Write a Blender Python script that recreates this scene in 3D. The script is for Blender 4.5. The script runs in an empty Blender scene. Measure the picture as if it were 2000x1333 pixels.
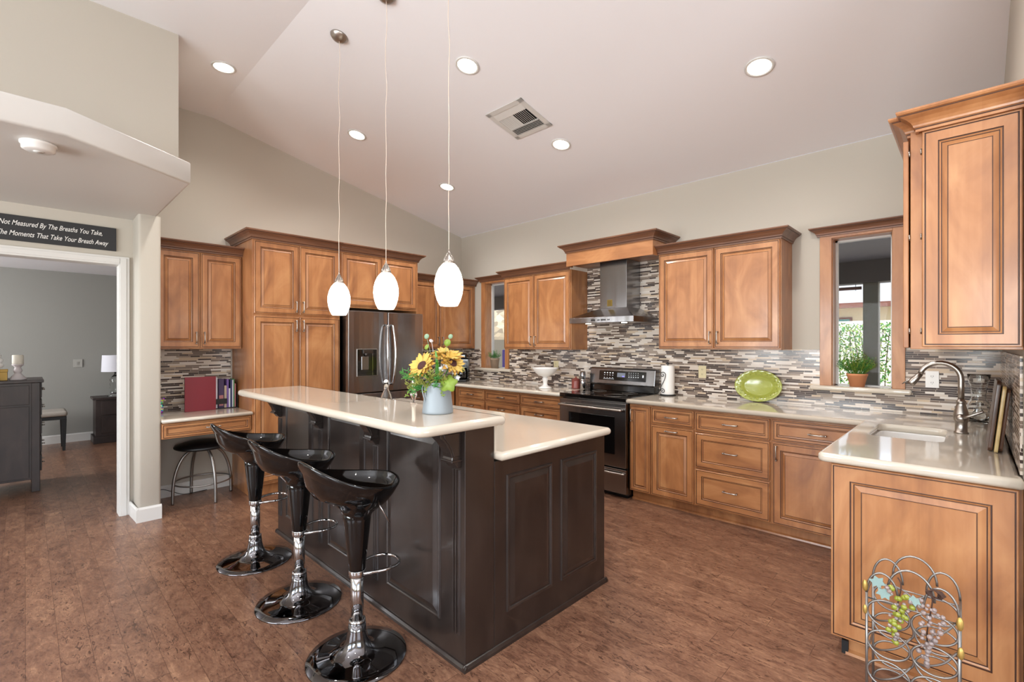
import bpy, bmesh, math, random
from mathutils import Vector, Matrix
random.seed(7)
PI = math.pi
SC = bpy.context.scene
COL = SC.collection

# ------------------------------------------------------------------ camera, world, sun, lights, exposure
F_PX, VP_U, HORIZON = 926.0, 48.0, 672.0
TH = math.atan((1000 - VP_U) / F_PX)
cam_d = bpy.data.cameras.new('camera')
cam = bpy.data.objects.new('camera', cam_d); COL.objects.link(cam)
cam.location = (5.34, -4.43, 1.417)
fwd = Vector((-math.cos(TH), math.sin(TH), 0))
cam.rotation_euler = fwd.to_track_quat('-Z', 'Y').to_euler()
cam_d.sensor_width = 36; cam_d.lens = F_PX / 2000 * 36
cam_d.shift_y = (HORIZON - 666.5) / 2000
cam_d.clip_start = 0.02
SC.camera = cam

SC.view_settings.view_transform = 'Standard'
SC.view_settings.look = 'None'
SC.view_settings.exposure = -0.22
SC.view_settings.gamma = 1.0
SC.view_settings.use_curve_mapping = False
try:
    SC.cycles.use_denoising = True
    SC.cycles.max_bounces = 10
    SC.cycles.diffuse_bounces = 5
    SC.cycles.glossy_bounces = 5
    SC.cycles.transparent_max_bounces = 12
    SC.cycles.sample_clamp_indirect = 6
    SC.cycles.caustics_reflective = False
    SC.cycles.caustics_refractive = False
except Exception:
    pass

w = bpy.data.worlds.new('sky'); SC.world = w; w.use_nodes = True
nt = w.node_tree
sky = nt.nodes.new('ShaderNodeTexSky')
try:
    sky.sky_type = 'NISHITA'; sky.sun_disc = False
    sky.sun_elevation = math.radians(50); sky.sun_rotation = math.radians(30)
except Exception:
    pass
nt.links.new(sky.outputs[0], nt.nodes['Background'].inputs[0])
nt.nodes['Background'].inputs[1].default_value = 0.55

def lamp(name, kind, loc, energy, color=(1, 1, 1), size=None, size_y=None, look=None, spot=None):
    d = bpy.data.lights.new(name, kind); o = bpy.data.objects.new(name, d); COL.objects.link(o)
    o.location = loc; d.energy = energy; d.color = color
    if kind == 'AREA' and size:
        d.size = size
        if size_y: d.shape = 'RECTANGLE'; d.size_y = size_y
        else: d.shape = 'DISK'
    elif size is not None and kind in ('POINT', 'SPOT'): d.shadow_soft_size = size
    if look: o.rotation_euler = Vector(look).to_track_quat('-Z', 'Y').to_euler()
    if spot: d.spot_size = spot; d.spot_blend = 0.8
    return o

s = lamp('sun', 'SUN', (0, 0, 10), 9.0, (1, .95, .86), look=(-.3, .5, -.8)); s.data.angle = 0.01
# daylight through the living-room windows behind and to the right of the camera
lamp('daylight_back_window_a', 'AREA', (2.6, -8.85, 1.6), 340, (.92, .97, 1), 2.6, 2.2, look=(0, 1, .95))
lamp('daylight_back_window_b', 'AREA', (6.6, -8.85, 1.6), 320, (.92, .97, 1), 2.6, 2.2, look=(0, 1, .95))
lamp('daylight_east_window', 'AREA', (8.85, -4.5, 1.6), 150, (.97, .98, 1), 3.0, 2.2, look=(-1, 0, .75))
lamp('daylight_bedroom_window', 'AREA', (-2.2, -7.3, 1.6), 150, (.96, .98, 1), 1.8, 1.6, look=(-.1, 1, 0))

# ------------------------------------------------------------------ materials
def lin(c):
    return tuple(((v / 255) / 12.92 if v / 255 <= .04045 else ((v / 255 + .055) / 1.055) ** 2.4) for v in c) + (1,)

def mat(name, rgb, rough=.5, metal=0, coat=0, emis=0, trans=0, alpha=1, spec=None, ior=None, bump=None, erg=None):
    m = bpy.data.materials.new(name); m.use_nodes = True
    b = m.node_tree.nodes['Principled BSDF']
    b.inputs['Base Color'].default_value = lin(rgb)
    b.inputs['Roughness'].default_value = rough
    b.inputs['Metallic'].default_value = metal
    b.inputs['Coat Weight'].default_value = coat
    b.inputs['Coat Roughness'].default_value = .12
    if emis: b.inputs['Emission Color'].default_value = lin(erg or rgb); b.inputs['Emission Strength'].default_value = emis
    if trans: b.inputs['Transmission Weight'].default_value = trans
    if ior: b.inputs['IOR'].default_value = ior
    if spec is not None: b.inputs['Specular IOR Level'].default_value = spec
    if bump:
        N = m.node_tree.nodes; L = m.node_tree.links
        tc = N.new('ShaderNodeTexCoord'); n = N.new('ShaderNodeTexNoise'); n.inputs['Scale'].default_value = bump[0]
        n.inputs['Detail'].default_value = 3
        bp = N.new('ShaderNodeBump'); bp.inputs['Strength'].default_value = bump[1]; bp.inputs['Distance'].default_value = bump[2] if len(bump) > 2 else .002
        L.new(tc.outputs['Object'], n.inputs['Vector']); L.new(n.outputs['Fac'], bp.inputs['Height']); L.new(bp.outputs[0], b.inputs['Normal'])
    return m

def nodes(m): return m.node_tree.nodes, m.node_tree.links, m.node_tree.nodes['Principled BSDF']

def math_n(N, L, op, a, b=None, c=None):
    n = N.new('ShaderNodeMath'); n.operation = op
    for i, v in enumerate((a, b, c)):
        if v is None: continue
        if isinstance(v, (int, float)): n.inputs[i].default_value = v
        else: L.new(v, n.inputs[i])
    return n.outputs[0]

def ramp(N, L, fac, stops, interp='LINEAR'):
    r = N.new('ShaderNodeValToRGB'); r.color_ramp.interpolation = interp
    e = r.color_ramp.elements
    e[0].position, e[0].color = stops[0][0], lin(stops[0][1])
    e[1].position, e[1].color = stops[-1][0], lin(stops[-1][1])
    for p, c in stops[1:-1]:
        x = e.new(p); x.color = lin(c)
    L.new(fac, r.inputs[0]); return r.outputs[0]

def wood(name, dark, mid, light, scale=(5, 5, 2.1), rough=.38, coat=.25, blocks=True):
    m = mat(name, mid, rough, coat=coat); N, L, B = nodes(m)
    tc = N.new('ShaderNodeTexCoord'); mp = N.new('ShaderNodeMapping'); mp.inputs['Scale'].default_value = scale
    L.new(tc.outputs['Object'], mp.inputs['Vector'])
    n1 = N.new('ShaderNodeTexNoise'); n1.inputs['Scale'].default_value = 1.0; n1.inputs['Detail'].default_value = 4; n1.inputs['Distortion'].default_value = 1.6
    L.new(mp.outputs[0], n1.inputs['Vector'])
    mp2 = N.new('ShaderNodeMapping'); mp2.inputs['Scale'].default_value = tuple(s * 12 if s > 3 else 2.2 for s in scale)
    L.new(tc.outputs['Object'], mp2.inputs['Vector'])
    n2 = N.new('ShaderNodeTexNoise'); n2.inputs['Scale'].default_value = 1; n2.inputs['Detail'].default_value = 2
    L.new(mp2.outputs[0], n2.inputs['Vector'])
    f = math_n(N, L, 'ADD', math_n(N, L, 'MULTIPLY', n1.outputs['Fac'], .85), math_n(N, L, 'MULTIPLY', n2.outputs['Fac'], .15))
    if blocks:   # glued-up staves differ a little in tone
        sx = N.new('ShaderNodeSeparateXYZ'); L.new(tc.outputs['Object'], sx.inputs[0])
        ax = 'Z' if scale[0] < 3 else 'X'
        st = math_n(N, L, 'FLOOR', math_n(N, L, 'MULTIPLY', sx.outputs[ax], 11))
        wn = N.new('ShaderNodeTexWhiteNoise'); wn.noise_dimensions = '1D'; L.new(st, wn.inputs['W'])
        f = math_n(N, L, 'ADD', f, math_n(N, L, 'MULTIPLY', math_n(N, L, 'SUBTRACT', wn.outputs[0], .5), .10))
    L.new(ramp(N, L, f, [(.28, dark), (.5, mid), (.72, light)]), B.inputs['Base Color'])
    return m

def tile_mat():
    m = mat('strip_mosaic', (180, 165, 150), .25); N, L, B = nodes(m)
    tc = N.new('ShaderNodeTexCoord'); sx = N.new('ShaderNodeSeparateXYZ'); L.new(tc.outputs['Object'], sx.inputs[0])
    u = math_n(N, L, 'ADD', sx.outputs['X'], sx.outputs['Y']); z = sx.outputs['Z']
    P = .0148
    zr = math_n(N, L, 'DIVIDE', z, P); row = math_n(N, L, 'FLOOR', zr); fz = math_n(N, L, 'FRACT', zr)
    w1 = N.new('ShaderNodeTexWhiteNoise'); w1.noise_dimensions = '1D'; L.new(row, w1.inputs['W'])
    ur = math_n(N, L, 'ADD', math_n(N, L, 'DIVIDE', u, .19), math_n(N, L, 'MULTIPLY', w1.outputs[0], 7.3))
    cell = math_n(N, L, 'FLOOR', ur); fu = math_n(N, L, 'FRACT', ur)
    cx = N.new('ShaderNodeCombineXYZ'); L.new(cell, cx.inputs[0]); L.new(row, cx.inputs[1])
    w2 = N.new('ShaderNodeTexWhiteNoise'); w2.noise_dimensions = '3D'; L.new(cx.outputs[0], w2.inputs[0])
    sp = math_n(N, L, 'MULTIPLY_ADD', w2.outputs[0], .5, .25)
    side = math_n(N, L, 'GREATER_THAN', fu, sp)
    cx2 = N.new('ShaderNodeCombineXYZ'); L.new(cell, cx2.inputs[0]); L.new(row, cx2.inputs[1]); L.new(math_n(N, L, 'MULTIPLY_ADD', side, 3.1, 5), cx2.inputs[2])
    w3 = N.new('ShaderNodeTexWhiteNoise'); w3.noise_dimensions = '3D'; L.new(cx2.outputs[0], w3.inputs[0])
    colr = ramp(N, L, w3.outputs[0], [(0, (62, 48, 44)), (.29, (120, 103, 92)), (.50, (150, 134, 120)), (.60, (214, 202, 190)), (.86, (200, 178, 152)), (.93, (222, 214, 206))], 'CONSTANT')
    g = .0017
    e1 = math_n(N, L, 'LESS_THAN', fz, g / P)
    d = math_n(N, L, 'MINIMUM', math_n(N, L, 'ABSOLUTE', math_n(N, L, 'SUBTRACT', fu, sp)), math_n(N, L, 'MINIMUM', fu, math_n(N, L, 'SUBTRACT', 1, fu)))
    e2 = math_n(N, L, 'LESS_THAN', d, g / 2 / .19)
    gr = math_n(N, L, 'MAXIMUM', e1, e2)
    mx = N.new('ShaderNodeMix'); mx.data_type = 'RGBA'; L.new(gr, mx.inputs[0]); L.new(colr, mx.inputs[6]); mx.inputs[7].default_value = lin((206, 194, 182))
    L.new(mx.outputs[2], B.inputs['Base Color'])
    L.new(math_n(N, L, 'MULTIPLY_ADD', gr, .6, .16), B.inputs['Roughness'])
    bp = N.new('ShaderNodeBump'); bp.inputs['Strength'].default_value = .4; bp.inputs['Distance'].default_value = .002
    L.new(math_n(N, L, 'SUBTRACT', 1, gr), bp.inputs['Height']); L.new(bp.outputs[0], B.inputs['Normal'])
    return m

def cork_mat():
    m = mat('cork_plank', (130, 90, 70), .36, coat=.1); N, L, B = nodes(m)
    tc = N.new('ShaderNodeTexCoord'); sx = N.new('ShaderNodeSeparateXYZ'); L.new(tc.outputs['Object'], sx.inputs[0])
    W, LEN = .108, .92
    yr = math_n(N, L, 'DIVIDE', sx.outputs['Y'], W); row = math_n(N, L, 'FLOOR', yr); fy = math_n(N, L, 'FRACT', yr)
    w1 = N.new('ShaderNodeTexWhiteNoise'); w1.noise_dimensions = '1D'; L.new(row, w1.inputs['W'])
    xr = math_n(N, L, 'ADD', math_n(N, L, 'DIVIDE', sx.outputs['X'], LEN), w1.outputs[0]); cell = math_n(N, L, 'FLOOR', xr); fx = math_n(N, L, 'FRACT', xr)
    cx = N.new('ShaderNodeCombineXYZ'); L.new(cell, cx.inputs[0]); L.new(row, cx.inputs[1])
    w2 = N.new('ShaderNodeTexWhiteNoise'); w2.noise_dimensions = '3D'; L.new(cx.outputs[0], w2.inputs[0])
    # per-plank shifted coordinates so that the figure breaks at each seam
    ofs = N.new('ShaderNodeVectorMath'); ofs.operation = 'SCALE'; L.new(w2.outputs['Color'], ofs.inputs[0]); ofs.inputs['Scale'].default_value = 9
    ad = N.new('ShaderNodeVectorMath'); ad.operation = 'ADD'; L.new(tc.outputs['Object'], ad.inputs[0]); L.new(ofs.outputs[0], ad.inputs[1])
    def noise(sc, vec, detail=4, dist=0, rough=.6):
        mp = N.new('ShaderNodeMapping'); mp.inputs['Scale'].default_value = sc; L.new(vec, mp.inputs['Vector'])
        n = N.new('ShaderNodeTexNoise'); n.inputs['Scale'].default_value = 1; n.inputs['Detail'].default_value = detail; n.inputs['Distortion'].default_value = dist
        n.inputs['Roughness'].default_value = rough
        L.new(mp.outputs[0], n.inputs['Vector']); return n.outputs['Fac']
    a = noise((5, 10, 1), ad.outputs[0], 6, 1.4, .68)
    b = noise((22, 60, 1), ad.outputs[0], 4, 1.2, .7)
    f = math_n(N, L, 'ADD', math_n(N, L, 'MULTIPLY', a, .55), math_n(N, L, 'MULTIPLY', b, .45))
    f = math_n(N, L, 'ADD', f, math_n(N, L, 'MULTIPLY', math_n(N, L, 'SUBTRACT', w2.outputs[0], .5), .07))
    base = ramp(N, L, f, [(.32, (78, 53, 41)), (.43, (111, 78, 61)), (.54, (134, 98, 77)), (.68, (166, 127, 99))])
    sp = noise((16, 48, 1), ad.outputs[0], 3, 1.6, .75)
    sp2 = noise((2.2, 3.2, 1), ad.outputs[0], 2)
    spk = math_n(N, L, 'MULTIPLY', math_n(N, L, 'GREATER_THAN', sp, .60), math_n(N, L, 'GREATER_THAN', sp2, .45))
    mx = N.new('ShaderNodeMix'); mx.data_type = 'RGBA'; L.new(math_n(N, L, 'MULTIPLY', spk, .75), mx.inputs[0]); L.new(base, mx.inputs[6]); mx.inputs[7].default_value = lin((62, 38, 28))
    s1 = math_n(N, L, 'LESS_THAN', fy, .02); s2 = math_n(N, L, 'LESS_THAN', fx, .0028)
    se = math_n(N, L, 'MAXIMUM', s1, s2)
    mx2 = N.new('ShaderNodeMix'); mx2.data_type = 'RGBA'; L.new(math_n(N, L, 'MULTIPLY', se, .6), mx2.inputs[0]); L.new(mx.outputs[2], mx2.inputs[6]); mx2.inputs[7].default_value = lin((60, 38, 28))
    L.new(mx2.outputs[2], B.inputs['Base Color'])
    L.new(math_n(N, L, 'MULTIPLY_ADD', b, .2, .24), B.inputs['Roughness'])
    return m

M = {}
M['wall'] = mat('wall_paint', (187, 180, 168), .85, bump=(60, .15))
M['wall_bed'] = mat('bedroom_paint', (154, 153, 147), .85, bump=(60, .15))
M['ceil'] = mat('ceiling_paint', (238, 237, 240), .9, bump=(50, .15))
M['trim'] = mat('white_trim', (212, 210, 206), .45)
M['floor'] = cork_mat()
M['tile'] = tile_mat()
M['wood'] = wood('maple', (142, 92, 58), (169, 114, 71), (189, 136, 90))
M['woodh'] = wood('maple_crosswise', (142, 92, 58), (169, 114, 71), (187, 134, 88), scale=(2.1, 5, 5))
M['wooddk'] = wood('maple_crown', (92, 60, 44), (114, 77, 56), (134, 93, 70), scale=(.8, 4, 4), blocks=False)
M['glaze'] = mat('umber_glaze', (70, 40, 24), .45)
M['esp'] = wood('espresso', (30, 24, 22), (40, 32, 29), (49, 40, 36), rough=.28, coat=.45, blocks=False)
M['quartz'] = mat('quartz', (200, 190, 175), .06, coat=.3)
M['steel'] = mat('brushed_steel', (150, 149, 150), .27, 1)
N, L, B = nodes(M['steel']); tc = N.new('ShaderNodeTexCoord')
mp = N.new('ShaderNodeMapping'); mp.inputs['Scale'].default_value = (9, 9, .7); L.new(tc.outputs['Object'], mp.inputs[0])
nz = N.new('ShaderNodeTexNoise'); nz.inputs['Scale'].default_value = 1; nz.inputs['Detail'].default_value = 1; L.new(mp.outputs[0], nz.inputs['Vector'])
bp = N.new('ShaderNodeBump'); bp.inputs['Strength'].default_value = .35; bp.inputs['Distance'].default_value = .01; L.new(nz.outputs['Fac'], bp.inputs['Height']); L.new(bp.outputs[0], B.inputs['Normal'])
B.inputs['Roughness'].default_value = .22
M['steeldk'] = mat('dark_steel', (96, 92, 90), .3, 1)
M['chrome'] = mat('chrome', (188, 186, 186), .04, 1)
M['chromerefl'] = mat('chrome_dark_reflection', (120, 118, 120), .05, 1)  # chrome darkened in its colour to stand for the black seat's reflection
M['nickel'] = mat('brushed_nickel', (172, 164, 156), .33, 1)
M['black'] = mat('black_gloss', (6, 6, 7), .06, coat=.2)
M['blackm'] = mat('black_matte', (20, 20, 21), .5)
M['vinyl'] = mat('black_vinyl', (16, 16, 17), .4)
M['blackglass'] = mat('black_glass', (8, 8, 9), .04, coat=.5)
M['white'] = mat('white_glaze', (235, 233, 230), .2)
M['paper'] = mat('paper', (236, 234, 230), .9)
M['shade'] = mat('opal_glass', (255, 250, 240), .3, emis=5.5, erg=(255, 244, 226))
M['led'] = mat('led_disc', (255, 250, 240), .3, emis=14, erg=(255, 246, 232))
M['green'] = mat('green_ceramic', (160, 168, 76), .16, coat=.5)
M['almond'] = mat('almond_plastic', (212, 200, 160), .4)
M['terra'] = mat('terracotta', (200, 134, 92), .8)
M['clay'] = mat('taupe_clay', (150, 128, 108), .8)
M['leaf'] = mat('leaf', (70, 134, 58), .5)
M['leafl'] = mat('leaf_light', (122, 146, 52), .5)
M['blade'] = mat('grass_blade', (72, 134, 38), .4)
M['fern'] = mat('fern_yellow', (140, 144, 66), .6)
M['petal'] = mat('petal', (204, 170, 82), .55)
M['petalo'] = mat('petal_orange', (198, 150, 66), .55)
M['seed'] = mat('seed_head', (70, 38, 34), .9)
M['euca'] = mat('eucalyptus', (132, 160, 132), .6)
M['glass'] = mat('clear_glass', (250, 252, 252), .02, trans=1, ior=1.45)
M['dkwood'] = wood('dark_furniture', (36, 26, 24), (50, 37, 34), (60, 46, 42), rough=.45, coat=.1, blocks=False)
M['fabric'] = mat('patterned_fabric', (170, 162, 152), .95, bump=(120, .6, .004))
M['candle'] = mat('wax', (226, 220, 205), .6)
M['ceramic'] = mat('lavender_white', (205, 196, 196), .6)
M['gold'] = mat('gold_paper', (150, 118, 48), .4, .4)
M['grey'] = mat('rack_metal', (150, 146, 142), .35, .9)
M['redb'] = mat('red_board', (122, 32, 44), .5)
M['redj'] = mat('red_glass_jar', (128, 62, 54), .3)
M['galv'] = mat('galvanised', (138, 146, 152), .5, .2, bump=(14, .3))
M['concrete'] = mat('patio', (214, 208, 198), .9)
M['stucco'] = mat('stucco', (206, 186, 150), .9)
M['blockwall'] = mat('painted_block', (232, 226, 214), .9)
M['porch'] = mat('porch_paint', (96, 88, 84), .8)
M['post'] = mat('post_paint', (112, 104, 90), .8)
M['roof'] = mat('shingle', (150, 150, 148), .9, bump=(12, .8, .03))
M['fascia'] = mat('fascia', (110, 66, 50), .7)
M['walnut'] = wood('walnut', (58, 38, 28), (78, 52, 38), (96, 66, 48), blocks=False)
M['palewood'] = wood('pale_board', (170, 140, 90), (196, 170, 116), (212, 190, 140), blocks=False)
M['blossom'] = mat('blossom', (196, 198, 200), .7)
M['sill'] = M['quartz']

def glass_pane():
    m = bpy.data.materials.new('window_glass'); m.use_nodes = True; N, L = m.node_tree.nodes, m.node_tree.links
    N.remove(N['Principled BSDF'])
    t = N.new('ShaderNodeBsdfTransparent'); g = N.new('ShaderNodeBsdfGlossy'); g.inputs['Roughness'].default_value = .01
    fr = N.new('ShaderNodeFresnel'); fr.inputs[0].default_value = 1.12; mx = N.new('ShaderNodeMixShader')
    L.new(fr.outputs[0], mx.inputs[0]); L.new(t.outputs[0], mx.inputs[1]); L.new(g.outputs[0], mx.inputs[2]); L.new(mx.outputs[0], N['Material Output'].inputs[0])
    return m
M['pane'] = glass_pane()

# ------------------------------------------------------------------ mesh helpers
class MB:
    def __init__(s): s.v = []; s.f = []; s.m = []; s.s = []; s.T = None
    def add(s, vs, fs, m=0, smooth=False):
        n = len(s.v)
        for p in vs:
            p = Vector(p)
            s.v.append(s.T @ p if s.T else p)
        for k, f in enumerate(fs):
            s.f.append([n + i for i in f]); s.m.append(m[k] if isinstance(m, list) else m); s.s.append(smooth)
        return s
    def box(s, x0, x1, y0, y1, z0, z1, m=0):
        x0, x1 = min(x0, x1), max(x0, x1); y0, y1 = min(y0, y1), max(y0, y1); z0, z1 = min(z0, z1), max(z0, z1)
        return s.add([(x0, y0, z0), (x1, y0, z0), (x1, y1, z0), (x0, y1, z0), (x0, y0, z1), (x1, y0, z1), (x1, y1, z1), (x0, y1, z1)],
                     [(0, 3, 2, 1), (4, 5, 6, 7), (0, 1, 5, 4), (1, 2, 6, 5), (2, 3, 7, 6), (3, 0, 4, 7)], m)
    def lathe(s, prof, c=(0, 0, 0), n=32, m=0, smooth=True, sx=1, sy=1, cap=True):
        vs = []; k = len(prof)
        for r, z in prof:
            for i in range(n):
                a = 2 * PI * i / n; vs.append((c[0] + r * sx * math.cos(a), c[1] + r * sy * math.sin(a), c[2] + z))
        fs = []
        for j in range(k - 1):
            for i in range(n):
                i2 = (i + 1) % n; fs.append((j * n + i, j * n + i2, (j + 1) * n + i2, (j + 1) * n + i))
        s.add(vs, fs, m, smooth)
        if cap:
            if prof[0][0] > 1e-4: s.add(vs[:n], [tuple(reversed(range(n)))], m)
            if prof[-1][0] > 1e-4: s.add(vs[-n:], [tuple(range(n))], m)
        return s
    def tube(s, pts, r, n=10, closed=False, m=0, cap=True):
        pts = [Vector(p) for p in pts]; k = len(pts); rs = r if isinstance(r, (list, tuple)) else [r] * k
        vs = []; up = None
        for i, p in enumerate(pts):
            if closed: t = (pts[(i + 1) % k] - pts[i - 1]).normalized()
            else: t = (pts[min(i + 1, k - 1)] - pts[max(i - 1, 0)]).normalized()
            if up is None:
                up = Vector((0, 0, 1)) if abs(t.z) < .9 else Vector((1, 0, 0))
            a = t.cross(up).normalized(); b = a.cross(t).normalized(); up = b
            for j in range(n):
                g = 2 * PI * j / n; vs.append(p + (a * math.cos(g) + b * math.sin(g)) * rs[i])
        fs = []
        for i in range(k if closed else k - 1):
            i2 = (i + 1) % k
            for j in range(n):
                j2 = (j + 1) % n; fs.append((i * n + j, i * n + j2, i2 * n + j2, i2 * n + j))
        s.add(vs, fs, m, True)
        if cap and not closed:
            s.add(vs[:n], [tuple(reversed(range(n)))], m); s.add(vs[-n:], [tuple(range(n))], m)
        return s
    def prism(s, poly, axis, a, b, m=0):
        def P(p, t):
            return {'x': (t, p[0], p[1]), 'y': (p[0], t, p[1]), 'z': (p[0], p[1], t)}[axis]
        n = len(poly); vs = [P(p, a) for p in poly] + [P(p, b) for p in poly]
        fs = [tuple(reversed(range(n))), tuple(range(n, 2 * n))] + [(i, (i + 1) % n, n + (i + 1) % n, n + i) for i in range(n)]
        return s.add(vs, fs, m)
    def sphere(s, c, r, n=12, m=0, sc=(1, 1, 1)):
        k = max(4, n // 2)
        prof = [(r * math.sin(PI * j / k), -r * math.cos(PI * j / k)) for j in range(k + 1)]
        prof = [(max(p[0], 1e-5), p[1] * sc[2]) for p in prof]
        return s.lathe(prof, c, n, m, True, sc[0], sc[1], False)
    def build(s, name, mats, parent=None, loc=(0, 0, 0), rot=(0, 0, 0), bevel=0, fix=True, seg=2):
        me = bpy.data.meshes.new(name); me.from_pydata([tuple(v) for v in s.v], [], s.f)
        for mt in (mats if isinstance(mats, (list, tuple)) else [mats]): me.materials.append(M[mt] if isinstance(mt, str) else mt)
        for p, mi, sm in zip(me.polygons, s.m, s.s): p.material_index = mi; p.use_smooth = sm
        if fix:
            bm = bmesh.new(); bm.from_mesh(me); bmesh.ops.remove_doubles(bm, verts=bm.verts, dist=1e-5)
            bmesh.ops.recalc_face_normals(bm, faces=bm.faces); bm.to_mesh(me); bm.free()
        o = bpy.data.objects.new(name, me); COL.objects.link(o); o.location = loc; o.rotation_euler = rot
        if parent: o.parent = parent
        if bevel:
            b = o.modifiers.new('bevel', 'BEVEL'); b.width = bevel; b.segments = seg; b.limit_method = 'ANGLE'; b.angle_limit = math.radians(40)
        return o

def tag(o, label=None, cat=None, group=None, kind=None):
    if label: o['label'] = label
    if cat: o['category'] = cat
    if group: o['group'] = group
    if kind: o['kind'] = kind
    return o
def thing(name, label, cat, loc=(0, 0, 0), rz=0, group=None):
    o = bpy.data.objects.new(name, None); COL.objects.link(o); o.location = loc; o.rotation_euler = (0, 0, rz); o.empty_display_size = .05
    return tag(o, label, cat, group)
def struct(o): o['kind'] = 'structure'; return o
def kids(o): return [c for c in bpy.data.objects if c.parent == o]
def dup(root, loc, rz, label=None):
    r = root.copy(); COL.objects.link(r); r.location = loc; r.rotation_euler = (0, 0, rz)
    if label: r['label'] = label
    for ch in kids(root):
        if ch == r: continue
        c = ch.copy(); COL.objects.link(c); c.parent = r
        for g in kids(ch):
            if g == c: continue
            d = g.copy(); COL.objects.link(d); d.parent = c
    return r

# loft of nested rectangles facing -y: rings of (inset, depth towards -y, material)
def panel_front(mb, x0, x1, z0, z1, y, rings):
    vs = []; fs = []; ms = []
    for ins, d, _ in rings:
        vs += [(x0 + ins, y - d, z0 + ins), (x1 - ins, y - d, z0 + ins), (x1 - ins, y - d, z1 - ins), (x0 + ins, y - d, z1 - ins)]
    for k in range(len(rings) - 1):
        for i in range(4):
            j = (i + 1) % 4; fs.append((4 * k + i, 4 * k + j, 4 * k + 4 + j, 4 * k + 4 + i)); ms.append(rings[k + 1][2])
    n = 4 * (len(rings) - 1); fs.append((n, n + 1, n + 2, n + 3)); ms.append(0)
    fs.append((3, 2, 1, 0)); ms.append(0)
    mb.add(vs, fs, ms)

def door_rings(w, h, flat=False):
    k = min(1, min(w, h) / .30)
    a = .052 * max(k, .55)
    R = [(0, 0, 0), (0, .017, 0), (.003, .020, 0), (.0075, .020, 0), (.0085, .0165, 1), (.0115, .0165, 1), (.0125, .020, 0), (a, .020, 0), (a + .001, .0150, 1), (a + .004, .0150, 1)]
    if flat:
        R += [(a + .006, .013, 0), (a + .010, .0125, 0), (a + .0108, .0105, 1), (a + .0135, .0105, 1), (a + .0145, .0115, 0)]
    else:
        b = a + .030 * max(k, .6)
        R += [(a + .006, .013, 0), (a + .009, .0115, 0), (a + .010, .0095, 1), (a + .012, .0095, 1), (a + .014, .0105, 0), (b, .0165, 0), (b + .0004, .0152, 1), (b + .0022, .0152, 1), (b + .003, .0175, 0)]
    return R

def pull(parent, x, z, y, vertical, L=.096, mt='nickel'):
    h = MB(); c = (x, y, z)
    d = (0, 0, 1) if vertical else (1, 0, 0)
    P = lambda t, o: (c[0] + d[0] * t, c[1] - o, c[2] + d[2] * t)
    h.tube([P(-L / 2, 0), P(-L / 2, .022), P(-L / 2 + .006, .028), P(-L / 6, .031), P(L / 6, .031), P(L / 2 - .006, .028), P(L / 2, .022), P(L / 2, 0)], [.006, .0055, .0065, .0042, .0042, .0065, .0055, .006], 8)
    h.sphere(P(-L / 2 - .003, .024), .0068, 8); h.sphere(P(L / 2 + .003, .024), .0068, 8)
    return h.build('handle', mt, parent)

def cdoor(parent, x0, x1, z0, z1, y, handle=None, name='door', flat=False, woodm=None):
    mb = MB(); panel_front(mb, x0, x1, z0, z1, y, door_rings(x1 - x0, z1 - z0, flat))
    o = mb.build(name, [woodm or ('woodh' if flat and (x1 - x0) > (z1 - z0) else 'wood'), 'glaze'], parent)
    if handle:
        k, hx, hz = handle; pull(o, hx, hz, y - .019, k == 'v')
    return o

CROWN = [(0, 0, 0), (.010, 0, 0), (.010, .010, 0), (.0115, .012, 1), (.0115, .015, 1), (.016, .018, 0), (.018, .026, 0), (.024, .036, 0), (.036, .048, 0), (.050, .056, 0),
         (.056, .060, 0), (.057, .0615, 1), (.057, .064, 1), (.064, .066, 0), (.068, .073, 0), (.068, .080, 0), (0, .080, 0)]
def crown(parent, path, z, sc=1.0, name='crown', mats=('wooddk', 'glaze')):
    """path: 2D points, outward side on the right hand of travel"""
    mb = MB(); P = [Vector(p) for p in path]; n = len(P); offs = []
    for i in range(n):
        ds = []
        if i > 0: ds.append((P[i] - P[i - 1]).normalized())
        if i < n - 1: ds.append((P[i + 1] - P[i]).normalized())
        ns = [Vector((d.y, -d.x)) for d in ds]
        if len(ns) == 2:
            b = (ns[0] + ns[1]).normalized(); offs.append(b / b.dot(ns[0]))
        else: offs.append(ns[0])
    k = len(CROWN); vs = []
    for i in range(n):
        for (o, u, _) in CROWN: q = P[i] + offs[i] * o * sc; vs.append((q.x, q.y, z + u * sc))
    fs = []; ms = []
    for i in range(n - 1):
        for j in range(k):
            j2 = (j + 1) % k; fs.append((i * k + j, (i + 1) * k + j, (i + 1) * k + j2, i * k + j2)); ms.append(CROWN[j2][2])
    fs.append(tuple(range(k))); ms.append(0); fs.append(tuple(reversed(range((n - 1) * k, n * k)))); ms.append(0)
    mb.add(vs, fs, ms)
    return mb.build(name, list(mats), parent)

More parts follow.
